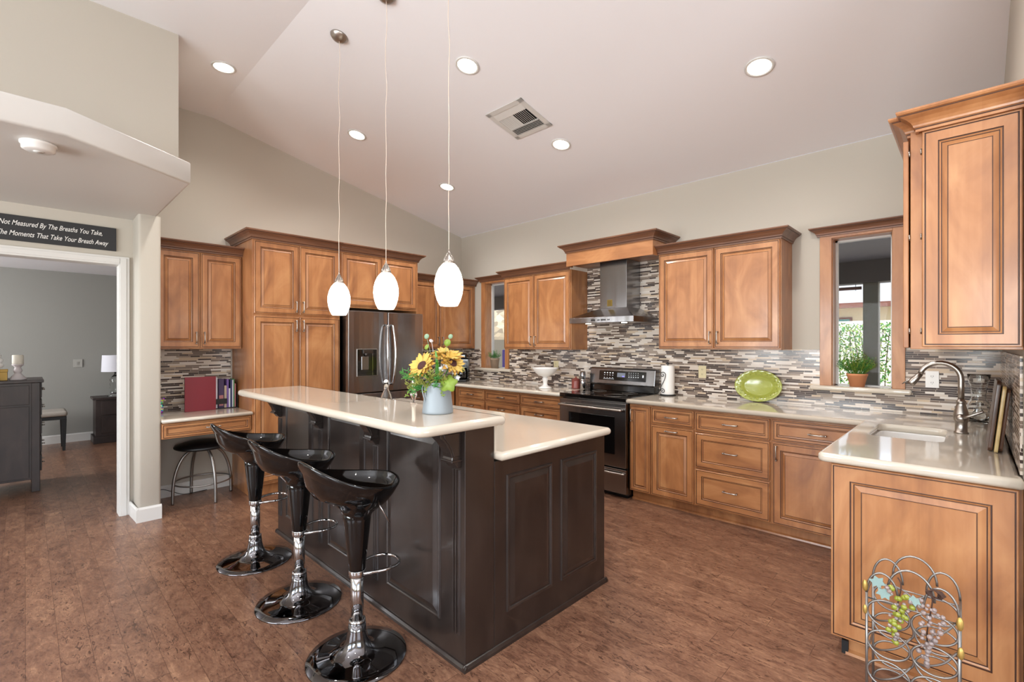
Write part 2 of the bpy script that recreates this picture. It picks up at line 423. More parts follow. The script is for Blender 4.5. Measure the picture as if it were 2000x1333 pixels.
def offset_poly(poly, d):
    n = len(poly); out = []
    for i in range(n):
        a, b, c = Vector(poly[i - 1]), Vector(poly[i]), Vector(poly[(i + 1) % n])
        d1 = (b - a).normalized(); d2 = (c - b).normalized()
        n1 = Vector((-d1.y, d1.x)); n2 = Vector((-d2.y, d2.x)); m = (n1 + n2)
        if m.length < 1e-6: m = n1
        m.normalize(); out.append(tuple(b + m * (d / max(.3, m.dot(n1)))))
    return out
def round_poly(pts, rad, seg=6):
    """ccw polygon; rad list per vertex"""
    out = []; n = len(pts)
    for i in range(n):
        r = rad[i]; b = Vector(pts[i])
        if r <= 0: out.append(tuple(b)); continue
        a, c = Vector(pts[i - 1]), Vector(pts[(i + 1) % n]); u = (a - b).normalized(); v = (c - b).normalized()
        p, q = b + u * r, b + v * r; ctr = b + u * r + v * r
        for k in range(seg + 1):
            t = k / seg * PI / 2; out.append(tuple(ctr - v * r * math.cos(t) - u * r * math.sin(t)))
    return out
def slab(poly, z0, z1, r=.012, n=5):
    mb = MB(); L = len(poly); layers = []
    for k in range(n + 1):
        t = k / n * PI / 2; layers.append((r * (1 - math.sin(t)), z0 + r * (1 - math.cos(t))))
    for k in range(n + 1):
        t = k / n * PI / 2; layers.append((r * (1 - math.cos(t)), z1 - r * (1 - math.sin(t))))
    vs = []
    for ins, z in layers: vs += [(p[0], p[1], z) for p in offset_poly(poly, ins)]
    fs = []
    for k in range(len(layers) - 1):
        for i in range(L):
            j = (i + 1) % L; fs.append((k * L + i, k * L + j, (k + 1) * L + j, (k + 1) * L + i))
    mb.add(vs, fs, 0, True)
    mb.add(vs[:L], [tuple(reversed(range(L)))]); mb.add(vs[-L:], [tuple(range(L))])
    return mb
def rrect(x0, x1, y0, y1, r, seg=6): return round_poly([(x0, y0), (x1, y0), (x1, y1), (x0, y1)], [r] * 4, seg)

# ------------------------------------------------------------------ the room
XE = 5.475          # face of the short east wall beside the sink
ZC0, SL, YR = 2.96, .214, -3.15
ZR = ZC0 - SL * YR
def zc(y): return ZC0 - SL * y if y > YR else ZR

struct(MB().box(-5.0, 9.2, -9.2, 0.0, -.1, 0).build('floor', 'floor'))
mb = MB()      # sloped + flat ceiling, cut around the plant-ledge block
mb.prism([(0, ZC0), (YR, ZR), (-9.2, ZR), (-9.2, ZR + .12), (YR, ZR + .12), (0.0, ZC0 + .12)], 'x', -.1, 9.2)
struct(mb.build('ceiling', 'ceil'))

def wall_with_holes(x0, x1, z0, z1, y0, y1, holes):
    mb = MB(); xs = sorted({x0, x1} | {h[0] for h in holes} | {h[1] for h in holes})
    for a, b in zip(xs, xs[1:]):
        hs = sorted([h for h in holes if h[0] <= a and h[1] >= b], key=lambda h: h[2]); z = z0
        for h in hs: mb.box(a, b, y0, y1, z, h[2]); z = h[3]
        mb.box(a, b, y0, y1, z, z1)
    return mb
WZ0, WZ1 = 1.075, 2.245
struct(wall_with_holes(-.15, 9.2, 0, ZC0, .001, .15, [(.529, .918, WZ0, WZ1), (4.544, 4.919, WZ0, WZ1)]).build('wall_north', 'wall'))
struct(MB().prism([(0, 0), (-3.655, 0), (-3.655, ZR), (YR, ZR), (0, ZC0)], 'x', -.15, -.001).build('wall_west', 'wall'))
struct(MB().prism([(0, 0), (-1.93, 0), (-1.93, zc(-1.93)), (0, ZC0)], 'x', XE + .001, XE + .13).build('wall_east', 'wall'))
struct(slab(round_poly([(-.15, -3.80), (.60, -3.80), (.60, -3.655), (-.15, -3.655)], [0, .018, .018, 0], 4), 0, 2.45, .0005, 1).build('wall_column', 'wall'))
mb = MB(); DY0, DY1, DZ = -5.4, -3.885, 2.07
mb.box(.19, .31, -9.2, DY0, 0, 2.45); mb.box(.19, .31, DY1, -3.80, 0, 2.45); mb.box(.19, .31, DY0, DY1, DZ, 2.45)
struct(mb.build('wall_doorway', 'wall'))
ledge = [(.19, -9.2), (2.118, -9.2), (2.118, -4.285), (1.712, -3.682), (.0, -3.682)]
struct(slab([(-.15, -9.2), (2.118, -9.2), (2.118, -4.285), (1.712, -3.682), (-.15, -3.682)], 2.45, 2.59, .012, 3).build('trim_1', 'trim'))
struct(MB().box(-.15, 1.255, -9.2, -3.66, 2.59, ZR).build('wall_upper', 'wall'))
# far walls of the open living area (they carry the daylight windows)
struct(wall_with_holes(.31, 9.2, 0, ZR, -9.2, -9.05, [(1.2, 4.0, .4, 2.8), (5.2, 8.0, .4, 2.8)]).build('wall_south', 'wall'))
mb = MB(); mb.box(9.05, 9.2, -9.05, -6.2, 0, ZR); mb.box(9.05, 9.2, -2.8, 0, 0, ZR); mb.box(9.05, 9.2, -6.2, -2.8, 0, .4); mb.box(9.05, 9.2, -6.2, -2.8, 2.8, ZR)
struct(mb.build('wall_far_east', 'wall'))
# bedroom behind the doorway
mb = MB(); mb.box(-4.12, -4.0, -8.1, -2.2, 0, 2.45); mb.box(-4.0, .19, -2.32, -2.2, 0, 2.45) if False else None
mb.box(-4.0, -.15, -2.32, -2.2, 0, 2.45); mb.box(-4.0, .19, -8.1, -8.0, 0, 2.45)
struct(mb.build('wall_bedroom', 'wall_bed'))
mb = MB(); mb.box(-.17, -.15, -3.80, -2.32, 0, 2.45); mb.box(.17, .19, -8.0, DY0, 0, 2.45)
struct(mb.build('wall_bedroom_inner', 'wall_bed'))
struct(MB().box(-4.12, -.15, -8.1, -2.2, 2.45, 2.55).build('ceiling_bedroom', 'ceil'))
def baseboard(name, pts, h=.11, t=.014):
    mb = MB()
    for (a, b) in zip(pts, pts[1:]):
        a, b = Vector(a), Vector(b); d = (b - a).normalized(); nrm = Vector((d.y, -d.x))
        q = [a, b, b + nrm * t, a + nrm * t]; q2 = [a, b, b + nrm * t * .4, a + nrm * t * .4]
        vs = [(p.x, p.y, 0) for p in q] + [(p.x, p.y, h - .015) for p in q] + [(p.x, p.y, h) for p in q2]
        fs = [(0, 1, 2, 3), (8, 9, 10, 11)] + [(i, (i + 1) % 4, 4 + (i + 1) % 4, 4 + i) for i in range(4)] + [(4 + i, 4 + (i + 1) % 4, 8 + (i + 1) % 4, 8 + i) for i in range(4)]
        mb.add(vs, fs)
    return struct(mb.build(name, 'trim'))
baseboard('baseboard_column', [(.31, -3.815), (.60, -3.80), (.615, -3.80), (.60, -3.655 + .0)][:1] + [(.617, -3.8005)])
baseboard('baseboard_column_front', [(.601, -3.817), (.601, -3.652)], .115, .017)
baseboard('baseboard_west', [(.0, -3.655), (0, -2.98)])
baseboard('baseboard_bedroom', [(-4.0, -8), (-4.0, -2.32)], .12)
# door casing
mb = MB()
for (a, b) in (((DY1 - .005, DY1 + .062)), (DY0 - .062, DY0 + .005)):
    mb.box(.31, .326, a, b, 0, DZ + .062); mb.box(.326, .333, a + .008, b - .02, 0, DZ + .05)
mb.box(.31, .326, DY0, DY1, DZ - .005, DZ + .062); mb.box(.326, .333, DY0, DY1, DZ + .008, DZ + .045)
mb.box(.185, .31, DY1 - .006, DY1, 0, DZ); mb.box(.185, .31, DY0, DY0 + .006, 0, DZ); mb.box(.185, .31, DY0, DY1, DZ - .006, DZ)
struct(mb.build('trim_2', 'trim', bevel=.002))

# windows of the north wall: wood jambs and casing, header moulding, quartz sill, metal frame, pane
def window(n, x0, x1, cw, sx0, sx1, xl, xr):
    root = MB()
    root.box(x0 - cw, x0, -.02, 0, 1.09, WZ1 + .03); root.box(x1, x1 + cw * .9, -.02, 0, 1.09, WZ1 + .03); root.box(x0, x1, -.02, 0, WZ1, WZ1 + .03)
    root.box(x0, x0 + .006, 0, .10, WZ0, WZ1); root.box(x1 - .006, x1, 0, .10, WZ0, WZ1); root.box(x0, x1, 0, .10, WZ1 - .006, WZ1)
    o = struct(root.build('window_%d' % n, 'wood', bevel=.002))
    crown(o, [(xl, 0), (xl, -.022), (xr, -.022), (xr, 0)], WZ1 + .02, .85, 'window_header')
    f = MB(); b = .022
    f.box(x0, x0 + b, .10, .14, WZ0, WZ1); f.box(x1 - b, x1, .10, .14, WZ0, WZ1); f.box(x0, x1, .10, .14, WZ0, WZ0 + b); f.box(x0, x1, .10, .14, WZ1 - b, WZ1)
    f.build('window_frame', 'trim', o, bevel=.002)
    MB().box(x0 + b, x1 - b, .118, .122, WZ0 + b, WZ1 - b).build('window_pane', 'pane', o)
    slab(round_poly([(sx0, -.075), (sx1, -.075), (sx1, 0), (x1, 0), (x1, .10), (x0, .10), (x0, 0), (sx0, 0)], [.015, .015, 0, 0, 0, 0, 0, 0], 4), 1.052, 1.09, .015, 5).build('window_sill', 'quartz', o)
    return o
window(1, .529, .918, .075, .37, 1.055, .44, 1.00)
window(2, 4.544, 4.919, .079, 4.404, 5.03, 4.455, 5.0)

# backsplashes
mb = MB(); T = .008
for a, b, c, d in ((0, .454, .92, 1.351), (.992, 2.223, .92, 1.351), (2.223, 3.239, .92, 1.37), (3.239, 4.465, .92, 1.369), (4.987, XE, .92, 1.37), (.454, .992, .92, 1.05), (4.465, 4.987, .92, 1.05), (2.223, 3.239, 1.37, 2.26)):
    mb.box(a, b, -T, 0, c, d)
tag(mb.build('backsplash', 'tile'), 'long strip mosaic backsplash of brown and cream tiles behind range and window sills', 'backsplash')
tag(MB().box(XE - T, XE, -1.80, -T, .92, 1.37).build('backsplash', 'tile'), 'narrow mosaic backsplash on the short side wall behind the cutting boards', 'backsplash')
tag(MB().box(0, T, -3.655, -2.99, .80, 1.37).build('backsplash', 'tile'), 'mosaic backsplash above the small desk behind the red binder', 'backsplash')
tag(MB().box(0, T, -1.15, -T, .92, 1.351).build('backsplash', 'tile'), 'mosaic backsplash beside the refrigerator behind the sunflowers', 'backsplash')

# ------------------------------------------------------------------ cabinets
# local frame: x along the wall, -y into the room, back at y=0
def carcass(t, x0, x1, d, z0, z1, m='wood', name='body'):
    return MB().box(x0, x1, -d, 0, z0, z1).build(name, m, t, bevel=.002)

def upper(label, loc, rz, w, d, z0, z1, doors, hx, crown_path=None, hz=.1, csc=1.0, cz=None, toprail=.0):
    t = thing('upper_cabinet', label, 'cabinet', loc, rz)
    carcass(t, 0, w, d, z0, z1)
    for (a, b), h in zip(doors, hx):
        cdoor(t, a, b, z0 + .012, z1 - toprail, -d - .001, ('v', h, z0 + hz) if h is not None else None)
    if crown_path: crown(t, crown_path, cz if cz is not None else z1 - .004, csc)
    return t
D = .305
# right of the hood
w = 1.026
upper('two-door maple wall cabinet between the range hood and the right window', (3.24, -.0, 0), 0, w, D, 1.37, 2.245,
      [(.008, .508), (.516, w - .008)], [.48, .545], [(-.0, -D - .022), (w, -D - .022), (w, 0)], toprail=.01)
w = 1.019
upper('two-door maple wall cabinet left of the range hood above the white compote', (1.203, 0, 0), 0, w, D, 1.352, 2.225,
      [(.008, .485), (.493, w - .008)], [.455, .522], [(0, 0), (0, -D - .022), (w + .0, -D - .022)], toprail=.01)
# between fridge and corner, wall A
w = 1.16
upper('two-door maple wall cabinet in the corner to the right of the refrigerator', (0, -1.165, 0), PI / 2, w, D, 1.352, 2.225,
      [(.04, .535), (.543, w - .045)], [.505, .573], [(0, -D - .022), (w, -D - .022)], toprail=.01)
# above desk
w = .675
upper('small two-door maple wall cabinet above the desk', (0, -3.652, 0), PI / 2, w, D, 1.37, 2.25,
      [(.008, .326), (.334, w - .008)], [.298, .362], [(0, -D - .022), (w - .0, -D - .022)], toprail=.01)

# pantry (wall A)
t = thing('pantry_cabinet', 'tall four-door maple pantry cabinet between desk and refrigerator', 'cabinet', (0, -2.975, 0), PI / 2)
pw = .84
carcass(t, 0, pw, .60, .10, 2.39)
MB().box(.0, pw, -.55, 0, 0, .10).build('toe_kick', 'wood', t)
for a, b, h in ((.012, .415, .385), (.423, pw - .012, .453)):
    cdoor(t, a, b, .125, 1.675, -.601, ('v', h, 1.59)); cdoor(t, a, b, 1.70, 2.37, -.601, ('v', h, 1.775))
crown(t, [(0, 0), (0, -.602), (pw, -.602)], 2.382, 1.05)
# over the fridge
t = thing('upper_cabinet', 'wide two-door maple cabinet directly above the refrigerator', 'cabinet', (0, -2.133, 0), PI / 2)
fw = .965
MB().box(0, fw, -.60, 0, 1.80, 2.39).build('body', 'wood', t, bevel=.002)
MB().box(fw - .02, fw, -.60, 0, 0, 1.80).build('side_panel', 'wood', t)
cdoor(t, .012, .475, 1.825, 2.37, -.601, None); cdoor(t, .483, fw - .03, 1.825, 2.37, -.601, None)
crown(t, [(0, -.602), (fw, -.602), (fw, 0)], 2.382, 1.05)

# hood valance
t = thing('hood_valance', 'maple bridge box with crown moulding over the range hood chimney', 'valance', (2.224, 0, 0))
w = 1.014
mb = MB(); mb.box(.02, w - .0, -.42, -.40, 2.236, 2.40); mb.box(.02, .04, -.40, -.327, 2.236, 2.40); mb.box(w - .02, w, -.40, -.327, 2.236, 2.40); mb.box(.02, w, -.40, 0, 2.38, 2.40)
mb.box(.0, w, -.325, -.01, 2.262, 2.38)
mb.build('body', 'woodh', t, bevel=.002)
crown(t, [(.02, 0), (.02, -.421), (w, -.421), (w, 0)], 2.375, 1.0)

# end wall cabinets above the sink counter (east wall), seen end-on
t = thing('upper_cabinet', 'light maple wall cabinet above the sink with raised end panel facing the camera', 'cabinet', (0, 0, 0))
MB().box(5.152, XE, -1.848, -.02, 1.395, 2.30).build('body', 'wood', t, bevel=.002)
MB().box(5.128, 5.146, -1.84, -1.17, 1.40, 2.27).build('door', 'wood', t, bevel=.003)
mb = MB(); panel_front(mb, 5.19, XE - .004, 1.405, 2.285, -1.850, door_rings(.28, .88)); ep = mb.build('end_panel', ['wood', 'glaze'], t)
for z in (1.47, 1.86, 2.21):
    for x in (5.149, 5.186):
        MB().tube([(x, -1.852, z - .012), (x, -1.852, z + .012)], .0028, 6).build('hinge', 'nickel', t)
crown(t, [(5.180, -1.845), (5.180, -1.873), (XE, -1.873)], 2.285, 1.0, mats=('wood', 'glaze'))
crown(t, [(5.15, -.05), (5.15, -1.82), (5.18, -1.82)], 2.285, 1.0, mats=('wood', 'glaze'))

# base cabinets, north wall
def base(label, x0, x1, fronts, loc=(0, 0, 0), rz=0, d=.59, z1=.875, group=None, toe=True):
    t = thing('base_cabinet', label, 'cabinet', loc, rz, group)
    carcass(t, x0, x1, d, .09, z1)
    if toe:
        mb = MB(); mb.box(x0, x1, -d + .06, 0, 0, .09); mb.prism([(-d + .06, 0), (-d + .042, 0), (-d + .045, .012), (-d + .06, .02)], 'x', x0, x1); mb.build('toe_kick', 'wood', t)
    for f in fronts:
        kind, a, b, z0, zz1, h = f
        cdoor(t, a, b, z0, zz1, -d - .001, h, 'drawer' if kind == 'd' else 'door', kind == 'd')
    return t
base('slim full-height-door maple base cabinet right beside the range', 3.10, 3.315, [('o', 3.112, 3.308, .10, .862, ('v', 3.135, .775))])
base('maple base cabinet with small drawer over a pull-out door', 3.315, 3.705, [('d', 3.322, 3.697, .722, .862, ('h', 3.51, .79)), ('o', 3.322, 3.697, .10, .705, ('h', 3.51, .672))])
base('maple base cabinet with three wide stacked drawers below the green platter', 3.705, 4.275, [('d', 3.713, 4.267, .705, .862, ('h', 3.99, .785)), ('d', 3.713, 4.267, .41, .69, ('h', 3.99, .56)), ('d', 3.713, 4.267, .105, .395, ('h', 3.99, .26))])
base('maple base cabinet in the inner corner next to the peninsula', 4.275, 4.868, [('d', 4.285, 4.855, .71, .862, ('h', 4.57, .785)), ('o', 4.285, 4.855, .10, .695, ('v', 4.315, .62))])
lu = [('nearest the corner', .67, 1.165), ('in the middle below the white compote', 1.17, 1.74), ('just left of the range', 1.745, 2.33)]
for nm, a, b in lu:
    base('maple drawer base cabinet on the window wall ' + nm, .595 if a < .7 else a, b, [('d', a + .008, b - .008, .745, .862, ('h', (a + b) / 2, .80)), ('d', a + .008, b - .008, .44, .73, ('h', (a + b) / 2, .66)), ('d', a + .008, b - .008, .105, .425, ('h', (a + b) / 2, .35))])
base('maple base cabinet right of the refrigerator behind the flowers', 0, .56, [('d', .008, .50, .745, .862, ('h', .26, .80)), ('o', .008, .50, .105, .73, None)], (0, -1.16, 0), PI / 2)
# peninsula
t = thing('sink_cabinet', 'light maple peninsula cabinet under the sink with large raised end panel', 'cabinet', (0, 0, 0))
mb = MB(); X0 = 4.872; mb.box(X0, X0 + .02, -1.838, -.66, .09, .875); mb.box(X0, XE, -1.838, -1.82, .09, .875); mb.box(XE - .02, XE - .001, -1.82, -.01, .09, .875); mb.box(X0 + .02, XE - .02, -1.82, -.01, .09, .11)
mb.build('body', 'wood', t, bevel=.002)
mb = MB(); panel_front(mb, X0 + .002, XE - .012, .09, .872, -1.840, [(i * 1.35 if i > .03 else i, dd, k) for i, dd, k in door_rings(.6, .8)]); mb.build('end_panel', ['wood', 'glaze'], t)
mb = MB(); mb.box(X0 + .05, XE, -1.80, -.62, 0, .09); mb.prism([(-1.80, 0), (-1.818, 0), (-1.815, .012), (-1.80, .02)], 'x', X0 + .05, XE); mb.build('toe_kick', 'wood', t)
MB().box(X0 + .035, X0 + .06, -1.815, -1.79, .0, .06).build('leveling_foot', 'blackm', t)

# countertops
o = slab(round_poly([(0, -1.16), (.65, -1.16), (.65, -.65), (2.335, -.65), (2.335, -.0085), (0.0085, -.0085), (.0085, -1.16)][0:0] + [(.0085, -1.16), (.65, -1.16), (.65, -.65), (2.335, -.65), (2.335, -.0085), (.0085, -.0085)], [0, 0, 0, 0, 0, 0]), .878, .92, .016).build('countertop', 'quartz')
tag(o, 'cream quartz countertop running from the refrigerator round the corner to the range', 'countertop')
o = slab(round_poly([(3.098, -.65), (4.825, -.65), (4.825, -1.892), (XE - .0005, -1.892), (XE - .0005, -1.81), (XE - .0085, -1.81), (XE - .0085, -.0085), (3.098, -.0085)], [.0, 0, .03, 0, 0, 0, 0, 0]), .878, .92, .016).build('countertop', 'quartz')
cut = slab(rrect(4.92, 5.235, -1.22, -.70, .05), .80, 1.0, .001, 1).build('cutter', 'quartz')
b = o.modifiers.new('b', 'BOOLEAN'); b.object = cut; b.operation = 'DIFFERENCE'; b.solver = 'EXACT'
dg = bpy.context.evaluated_depsgraph_get(); me = bpy.data.meshes.new_from_object(o.evaluated_get(dg)); o.modifiers.clear(); o.data = me; bpy.data.objects.remove(cut)
tag(o, 'L-shaped cream quartz countertop with the sink, from range to peninsula', 'countertop')
mb = slab(rrect(4.905, 5.25, -1.235, -.685, .05), .70, .8775, .02, 3)
inner = slab(rrect(4.922, 5.233, -1.218, -.702, .05), .715, .90, .03, 3)
so = mb.build('sink', 'white'); ci = inner.build('cutter', 'white')
b = so.modifiers.new('b', 'BOOLEAN'); b.object = ci; b.operation = 'DIFFERENCE'; b.solver = 'EXACT'
dg = bpy.context.evaluated_depsgraph_get(); me = bpy.data.meshes.new_from_object(so.evaluated_get(dg)); so.modifiers.clear(); so.data = me; bpy.data.objects.remove(ci)
tag(so, 'white undermount sink basin cut into the peninsula counter', 'sink')

# desk
t = thing('desk', 'built-in maple desk with cream top and one wide drawer', 'desk', (0, -3.653, 0), PI / 2)
slab(round_poly([(0, -.63), (.675, -.63), (.675, 0), (0, 0)], [0] * 4), .765, .80, .014).build('desktop', 'quartz', t)
MB().box(0, .675, -.585, -.01, .635, .764).build('apron', 'wood', t)
cdoor(t, .004, .67, .635, .755, -.586, ('h', .365, .70), 'drawer', True)

# ------------------------------------------------------------------ island
IX0, IX1, IY0, IYK, IY1 = 1.59, 3.764, -3.10, -2.925, -2.02
t = thing('kitchen_island', 'dark espresso two-level kitchen island with fluted pilasters and corbels', 'island', (0, 0, 0))
mb = MB(); mb.box(IX0, IX1 - .001, IY0, IYK - .001, 0, 1.044); mb.build('knee_wall', 'esp', t, bevel=.002)
mb = MB(); mb.box(IX0, IX1, IYK, IY1, .0, .874); mb.build('cabinet_body', 'esp', t, bevel=.002)
mb = MB(); mb.box(IX0, IX1 + .0, IYK, IYK + .012, .921, 1.044); mb.build('splash_strip', 'quartz', t)
ISR = [(0, 0, 0), (0, .003, 0), (.004, .006, 0), (.008, .003, 0), (.012, -.006, 0), (.035, .005, 0), (.040, .006, 0)]
def ring_panel(mb, O, U, V, Nn, a0, a1, b0, b1, rings):
    vs = []; fs = []
    for ins, d, _ in rings:
        for (u, v) in ((a0 + ins, b0 + ins), (a1 - ins, b0 + ins), (a1 - ins, b1 - ins), (a0 + ins, b1 - ins)):
            p = Vector(O) + Vector(U) * u + Vector(V) * v + Vector(Nn) * d; vs.append(p)
    for k in range(len(rings) - 1):
        for i in range(4):
            j = (i + 1) % 4; fs.append((4 * k + i, 4 * k + j, 4 * k + 4 + j, 4 * k + 4 + i))
    n = 4 * (len(rings) - 1); fs.append((n, n + 1, n + 2, n + 3)); mb.add(vs, fs)
IR = [(0, 0, 0), (.003, .007, 0), (.010, .009, 0), (.016, .006, 0), (.020, .001, 0), (.046, .008, 0), (.050, .009, 0)]
# end panels on the kitchen side block (facing +X)
for a, b in ((-2.848, -2.512), (-2.438, -2.106)):
    mb = MB(); ring_panel(mb, (IX1, 0, 0), (0, 1, 0), (0, 0, 1), (1, 0, 0), a, b, .152, .80, IR); mb.build('end_panel', 'esp', t)
cor_x = [1.635, 2.325, 3.015, 3.705]
for i in range(3):
    a, b = cor_x[i] + .115, cor_x[i + 1] - .115
    mb = MB(); ring_panel(mb, (0, IY0, 0), (1, 0, 0), (0, 0, 1), (0, -1, 0), a, b, .155, 1.0, IR); mb.build('front_panel', 'esp', t)
for cx in cor_x:
    mb = MB()
    for k in (-1, 0, 1):
        x = cx + k * .019
        mb.prism([(x - .007, IY0), (x - .0035, IY0 - .008), (x + .0035, IY0 - .008), (x + .007, IY0)], 'z', .14, .862)
    mb.build('fluting', 'esp', t)
    # corbel: S-profile bracket with stepped foot
    prof = [(0, 1.043), (-.19, 1.043), (-.19, 1.028), (-.175, 1.022), (-.168, 1.0), (-.13, .965), (-.105, .93), (-.085, .895), (-.075, .865), (-.078, .852), (-.082, .845), (-.082, .833), (-.060, .826), (-.030, .79), (0, .79)]
    mb = MB(); wd = .033
    mb.prism([(IY0 + y * .66, 1.043 - (1.043 - z) * .66) for y, z in prof], 'x', cx - wd, cx + wd)
    pr2 = [(-.015, 1.025), (-.15, 1.025), (-.142, .998), (-.105, .955), (-.082, .915), (-.066, .87), (-.015, .87)]
    mb.prism([(IY0 + y * .66, 1.043 - (1.043 - z) * .66) for y, z in pr2], 'x', cx - wd - .004, cx + wd + .004)
    mb.box(cx - wd - .007, cx + wd + .007, IY0 - .128, IY0, 1.033, 1.043); mb.box(cx - wd - .007, cx + wd + .007, IY0 - .058, IY0, .904, .914)
    mb.build('corbel', 'esp', t, bevel=.0025)
mb = MB(); q = [(0, 0), (.016, 0), (.014, .012), (.006, .022), (0, .024)]
mb.prism([(IY0 - a, b) for a, b in q], 'x', IX0 - .016, IX1 + .016); mb.prism([(IX1 + a, b) for a, b in q], 'y', IY0 - .016, IY1 + .016)
mb.prism([(IY1 + a, b) for a, b in q], 'x', IX0 - .016, IX1 + .016); mb.prism([(IX0 - a, b) for a, b in q], 'y', IY0 - .016, IY1 + .016)
mb.build('base_moulding', 'esp', t)
o = slab(round_poly([(1.53, -3.372), (3.81, -3.372), (3.81, -2.895), (1.53, -2.895)], [.07, .07, .012, .012]), 1.045, 1.088, .021, 6).build('countertop', 'quartz')
tag(o, 'raised cream quartz bar top on the island carrying the sunflower pitcher', 'countertop')
o = slab(round_poly([(1.555, -2.912), (3.80, -2.912), (3.80, -1.985), (1.555, -1.985)], [.0, .0, .03, .03]), .876, .918, .020, 6).build('countertop', 'quartz')
tag(o, 'lower cream quartz countertop on the range side of the island', 'countertop')

# ------------------------------------------------------------------ bar stools
def bar_stool(loc, label):
    t = thing('bar_stool', label, 'stool', loc, 0, 'black bombo style bar stools in front of the island'.replace('bombo style ', 'bucket '))
    MB().lathe([(0.001, 0), (.216, 0), (.219, .003), (.217, .008), (.17, .015), (.12, .022), (.085, .034), (.060, .055), (.047, .085), (.040, .12), (.037, .155), (.0001, .155)], n=64, cap=False).build('base', 'chromerefl', t)
    mb = MB(); mb.lathe([(.0285, .155), (.0285, .40)], n=28); mb.lathe([(.036, .155), (.037, .162), (.036, .170), (.030, .172)], n=28); mb.build('pole', 'chrome', t)
    MB().lathe([(.0355, .365), (.0375, .368), (.0375, .392), (.036, .395)], n=32).build('collar', 'chrome', t)
    MB().lathe([(.034, .395), (.0365, .40), (.046, .49), (.055, .57), (.060, .62), (.064, .66), (.04, .68)], n=40).build('stem', 'black', t)
    # seat shell: outer skin up, rolled rim, inner bowl down
    mb = MB(); n = 72; rows = []
    def rim(a):
        s_ = math.sin(a); c_ = math.cos(a)
        z = .848 - .050 * s_ + .014 * max(0, -s_) ** 2 - .040 * abs(c_) ** 1.6
        r = .212 + .006 * abs(c_)
        return r, z
    outer = [(.060, .0, .0), (.063, .10, .0), (.078, .20, .06), (.112, .34, .22), (.152, .52, .5), (.187, .74, .8), (1.0, .96, 1)]
    for rr, h, k in outer:
        row = []
        for i in range(n):
            a = 2 * PI * i / n; r, z = rim(a); rad = r if rr == 1.0 else rr * (r / .212 * k + (1 - k))
            row.append((rad * math.cos(a), rad * math.sin(a) - .035 * k, .625 + (z - .625) * h))
        rows.append(row)
    for fr, g in ((1.012, 1.01), (1.005, 1.035), (.975, 1.04), (.955, 1.01), (.93, .90), (.86, .70), (.72, .54), (.5, .45), (.25, .42), (.02, .415)):
        row = []
        for i in range(n):
            a = 2 * PI * i / n; r, z = rim(a)
            zz = .625 + (z - .625) * g if g > .95 else .625 + (z - .625) * g * (1 if g > .8 else 1) 
            if g < .8: zz = .625 + (.842 - .625) * g + (z - .842) * max(0, (g - .42)) * 1.5
            row.append((r * fr * math.cos(a), r * fr * math.sin(a) - .035, zz))
        rows.append(row)
    vs = [p for row in rows for p in row]; fs = []
    for j in range(len(rows) - 1):
        for i in range(n):
            i2 = (i + 1) % n; fs.append((j * n + i, j * n + i2, (j + 1) * n + i2, (j + 1) * n + i))
    mb.add(vs, fs, 0, True); mb.build('seat', 'black', t)
    mb = MB(); pts = [(-.03, .015, .378), (-.06, .05, .384), (-.082, .10, .386), (-.078, .155, .386), (-.048, .19, .386), (0, .203, .386), (.048, .19, .386), (.078, .155, .386), (.082, .10, .386), (.06, .05, .384), (.03, .015, .378)]
    mb.tube(smooth_path(pts, 4), .0075, 10); mb.build('footrest', 'chrome', t)
    mb = MB(); mb.tube([(.055, .0, .70), (.10, .03, .712), (.118, .045, .70), (.150, .075, .625)], .004, 8); mb.lathe([(.012, 0), (.014, .01), (.012, .03)], (.07, .01, .665), 16); mb.build('lever', 'chrome', t)
    return t
def smooth_path(pts, k=4, closed=False):
    P = [Vector(p) for p in pts]; out = []; n = len(P)
    rng = range(n) if closed else range(n - 1)
    for i in rng:
        p0 = P[(i - 1) % n] if (closed or i > 0) else P[0]; p1 = P[i]; p2 = P[(i + 1) % n]; p3 = P[(i + 2) % n] if (closed or i + 2 < n) else P[-1]
        for j in range(k):
            t = j / k; out.append(.5 * ((2 * p1) + (-p0 + p2) * t + (2 * p0 - 5 * p1 + 4 * p2 - p3) * t * t + (-p0 + 3 * p1 - 3 * p2 + p3) * t ** 3))
    if not closed: out.append(P[-1])
    return out
st = bar_stool((3.335, -3.377, 0), 'glossy black bucket bar stool with chrome base, nearest of the three')
dup(st, (2.685, -3.377, 0), 0, 'glossy black bucket bar stool with chrome base, middle of the three')
dup(st, (1.970, -3.377, 0), 0, 'glossy black bucket bar stool with chrome base, farthest of the three, beside the desk')

# desk stool
t = thing('desk_stool', 'round black cushioned stool with four curved metal legs under the desk', 'stool', (.262, -3.285, 0))
MB().lathe([(.001, .468), (.205, .468), (.222, .476), (.225, .486), (.215, .500), (.15, .518), (.06, .526), (.001, .527)], n=48, cap=False).build('cushion', 'vinyl', t)
MB().lathe([(.001, .461), (.13, .461), (.13, .4675), (.001, .4675)], n=32, cap=False).build('seat_plate', 'grey', t)
for k in range(4):
    a = math.radians(10 + 90 * k); c, s_ = math.cos(a), math.sin(a)
    pts = [(.05, .462), (.11, .447), (.17, .39), (.215, .29), (.237, .18), (.242, .08), (.243, 0)]
    MB().tube(smooth_path([(r * c, r * s_, z) for r, z in pts], 4), .0125, 12).build('leg', 'grey', t)
MB().tube([(.222 * math.cos(2 * PI * i / 48), .222 * math.sin(2 * PI * i / 48), .165) for i in range(48)], .007, 8, True).build('foot_ring', 'grey', t)

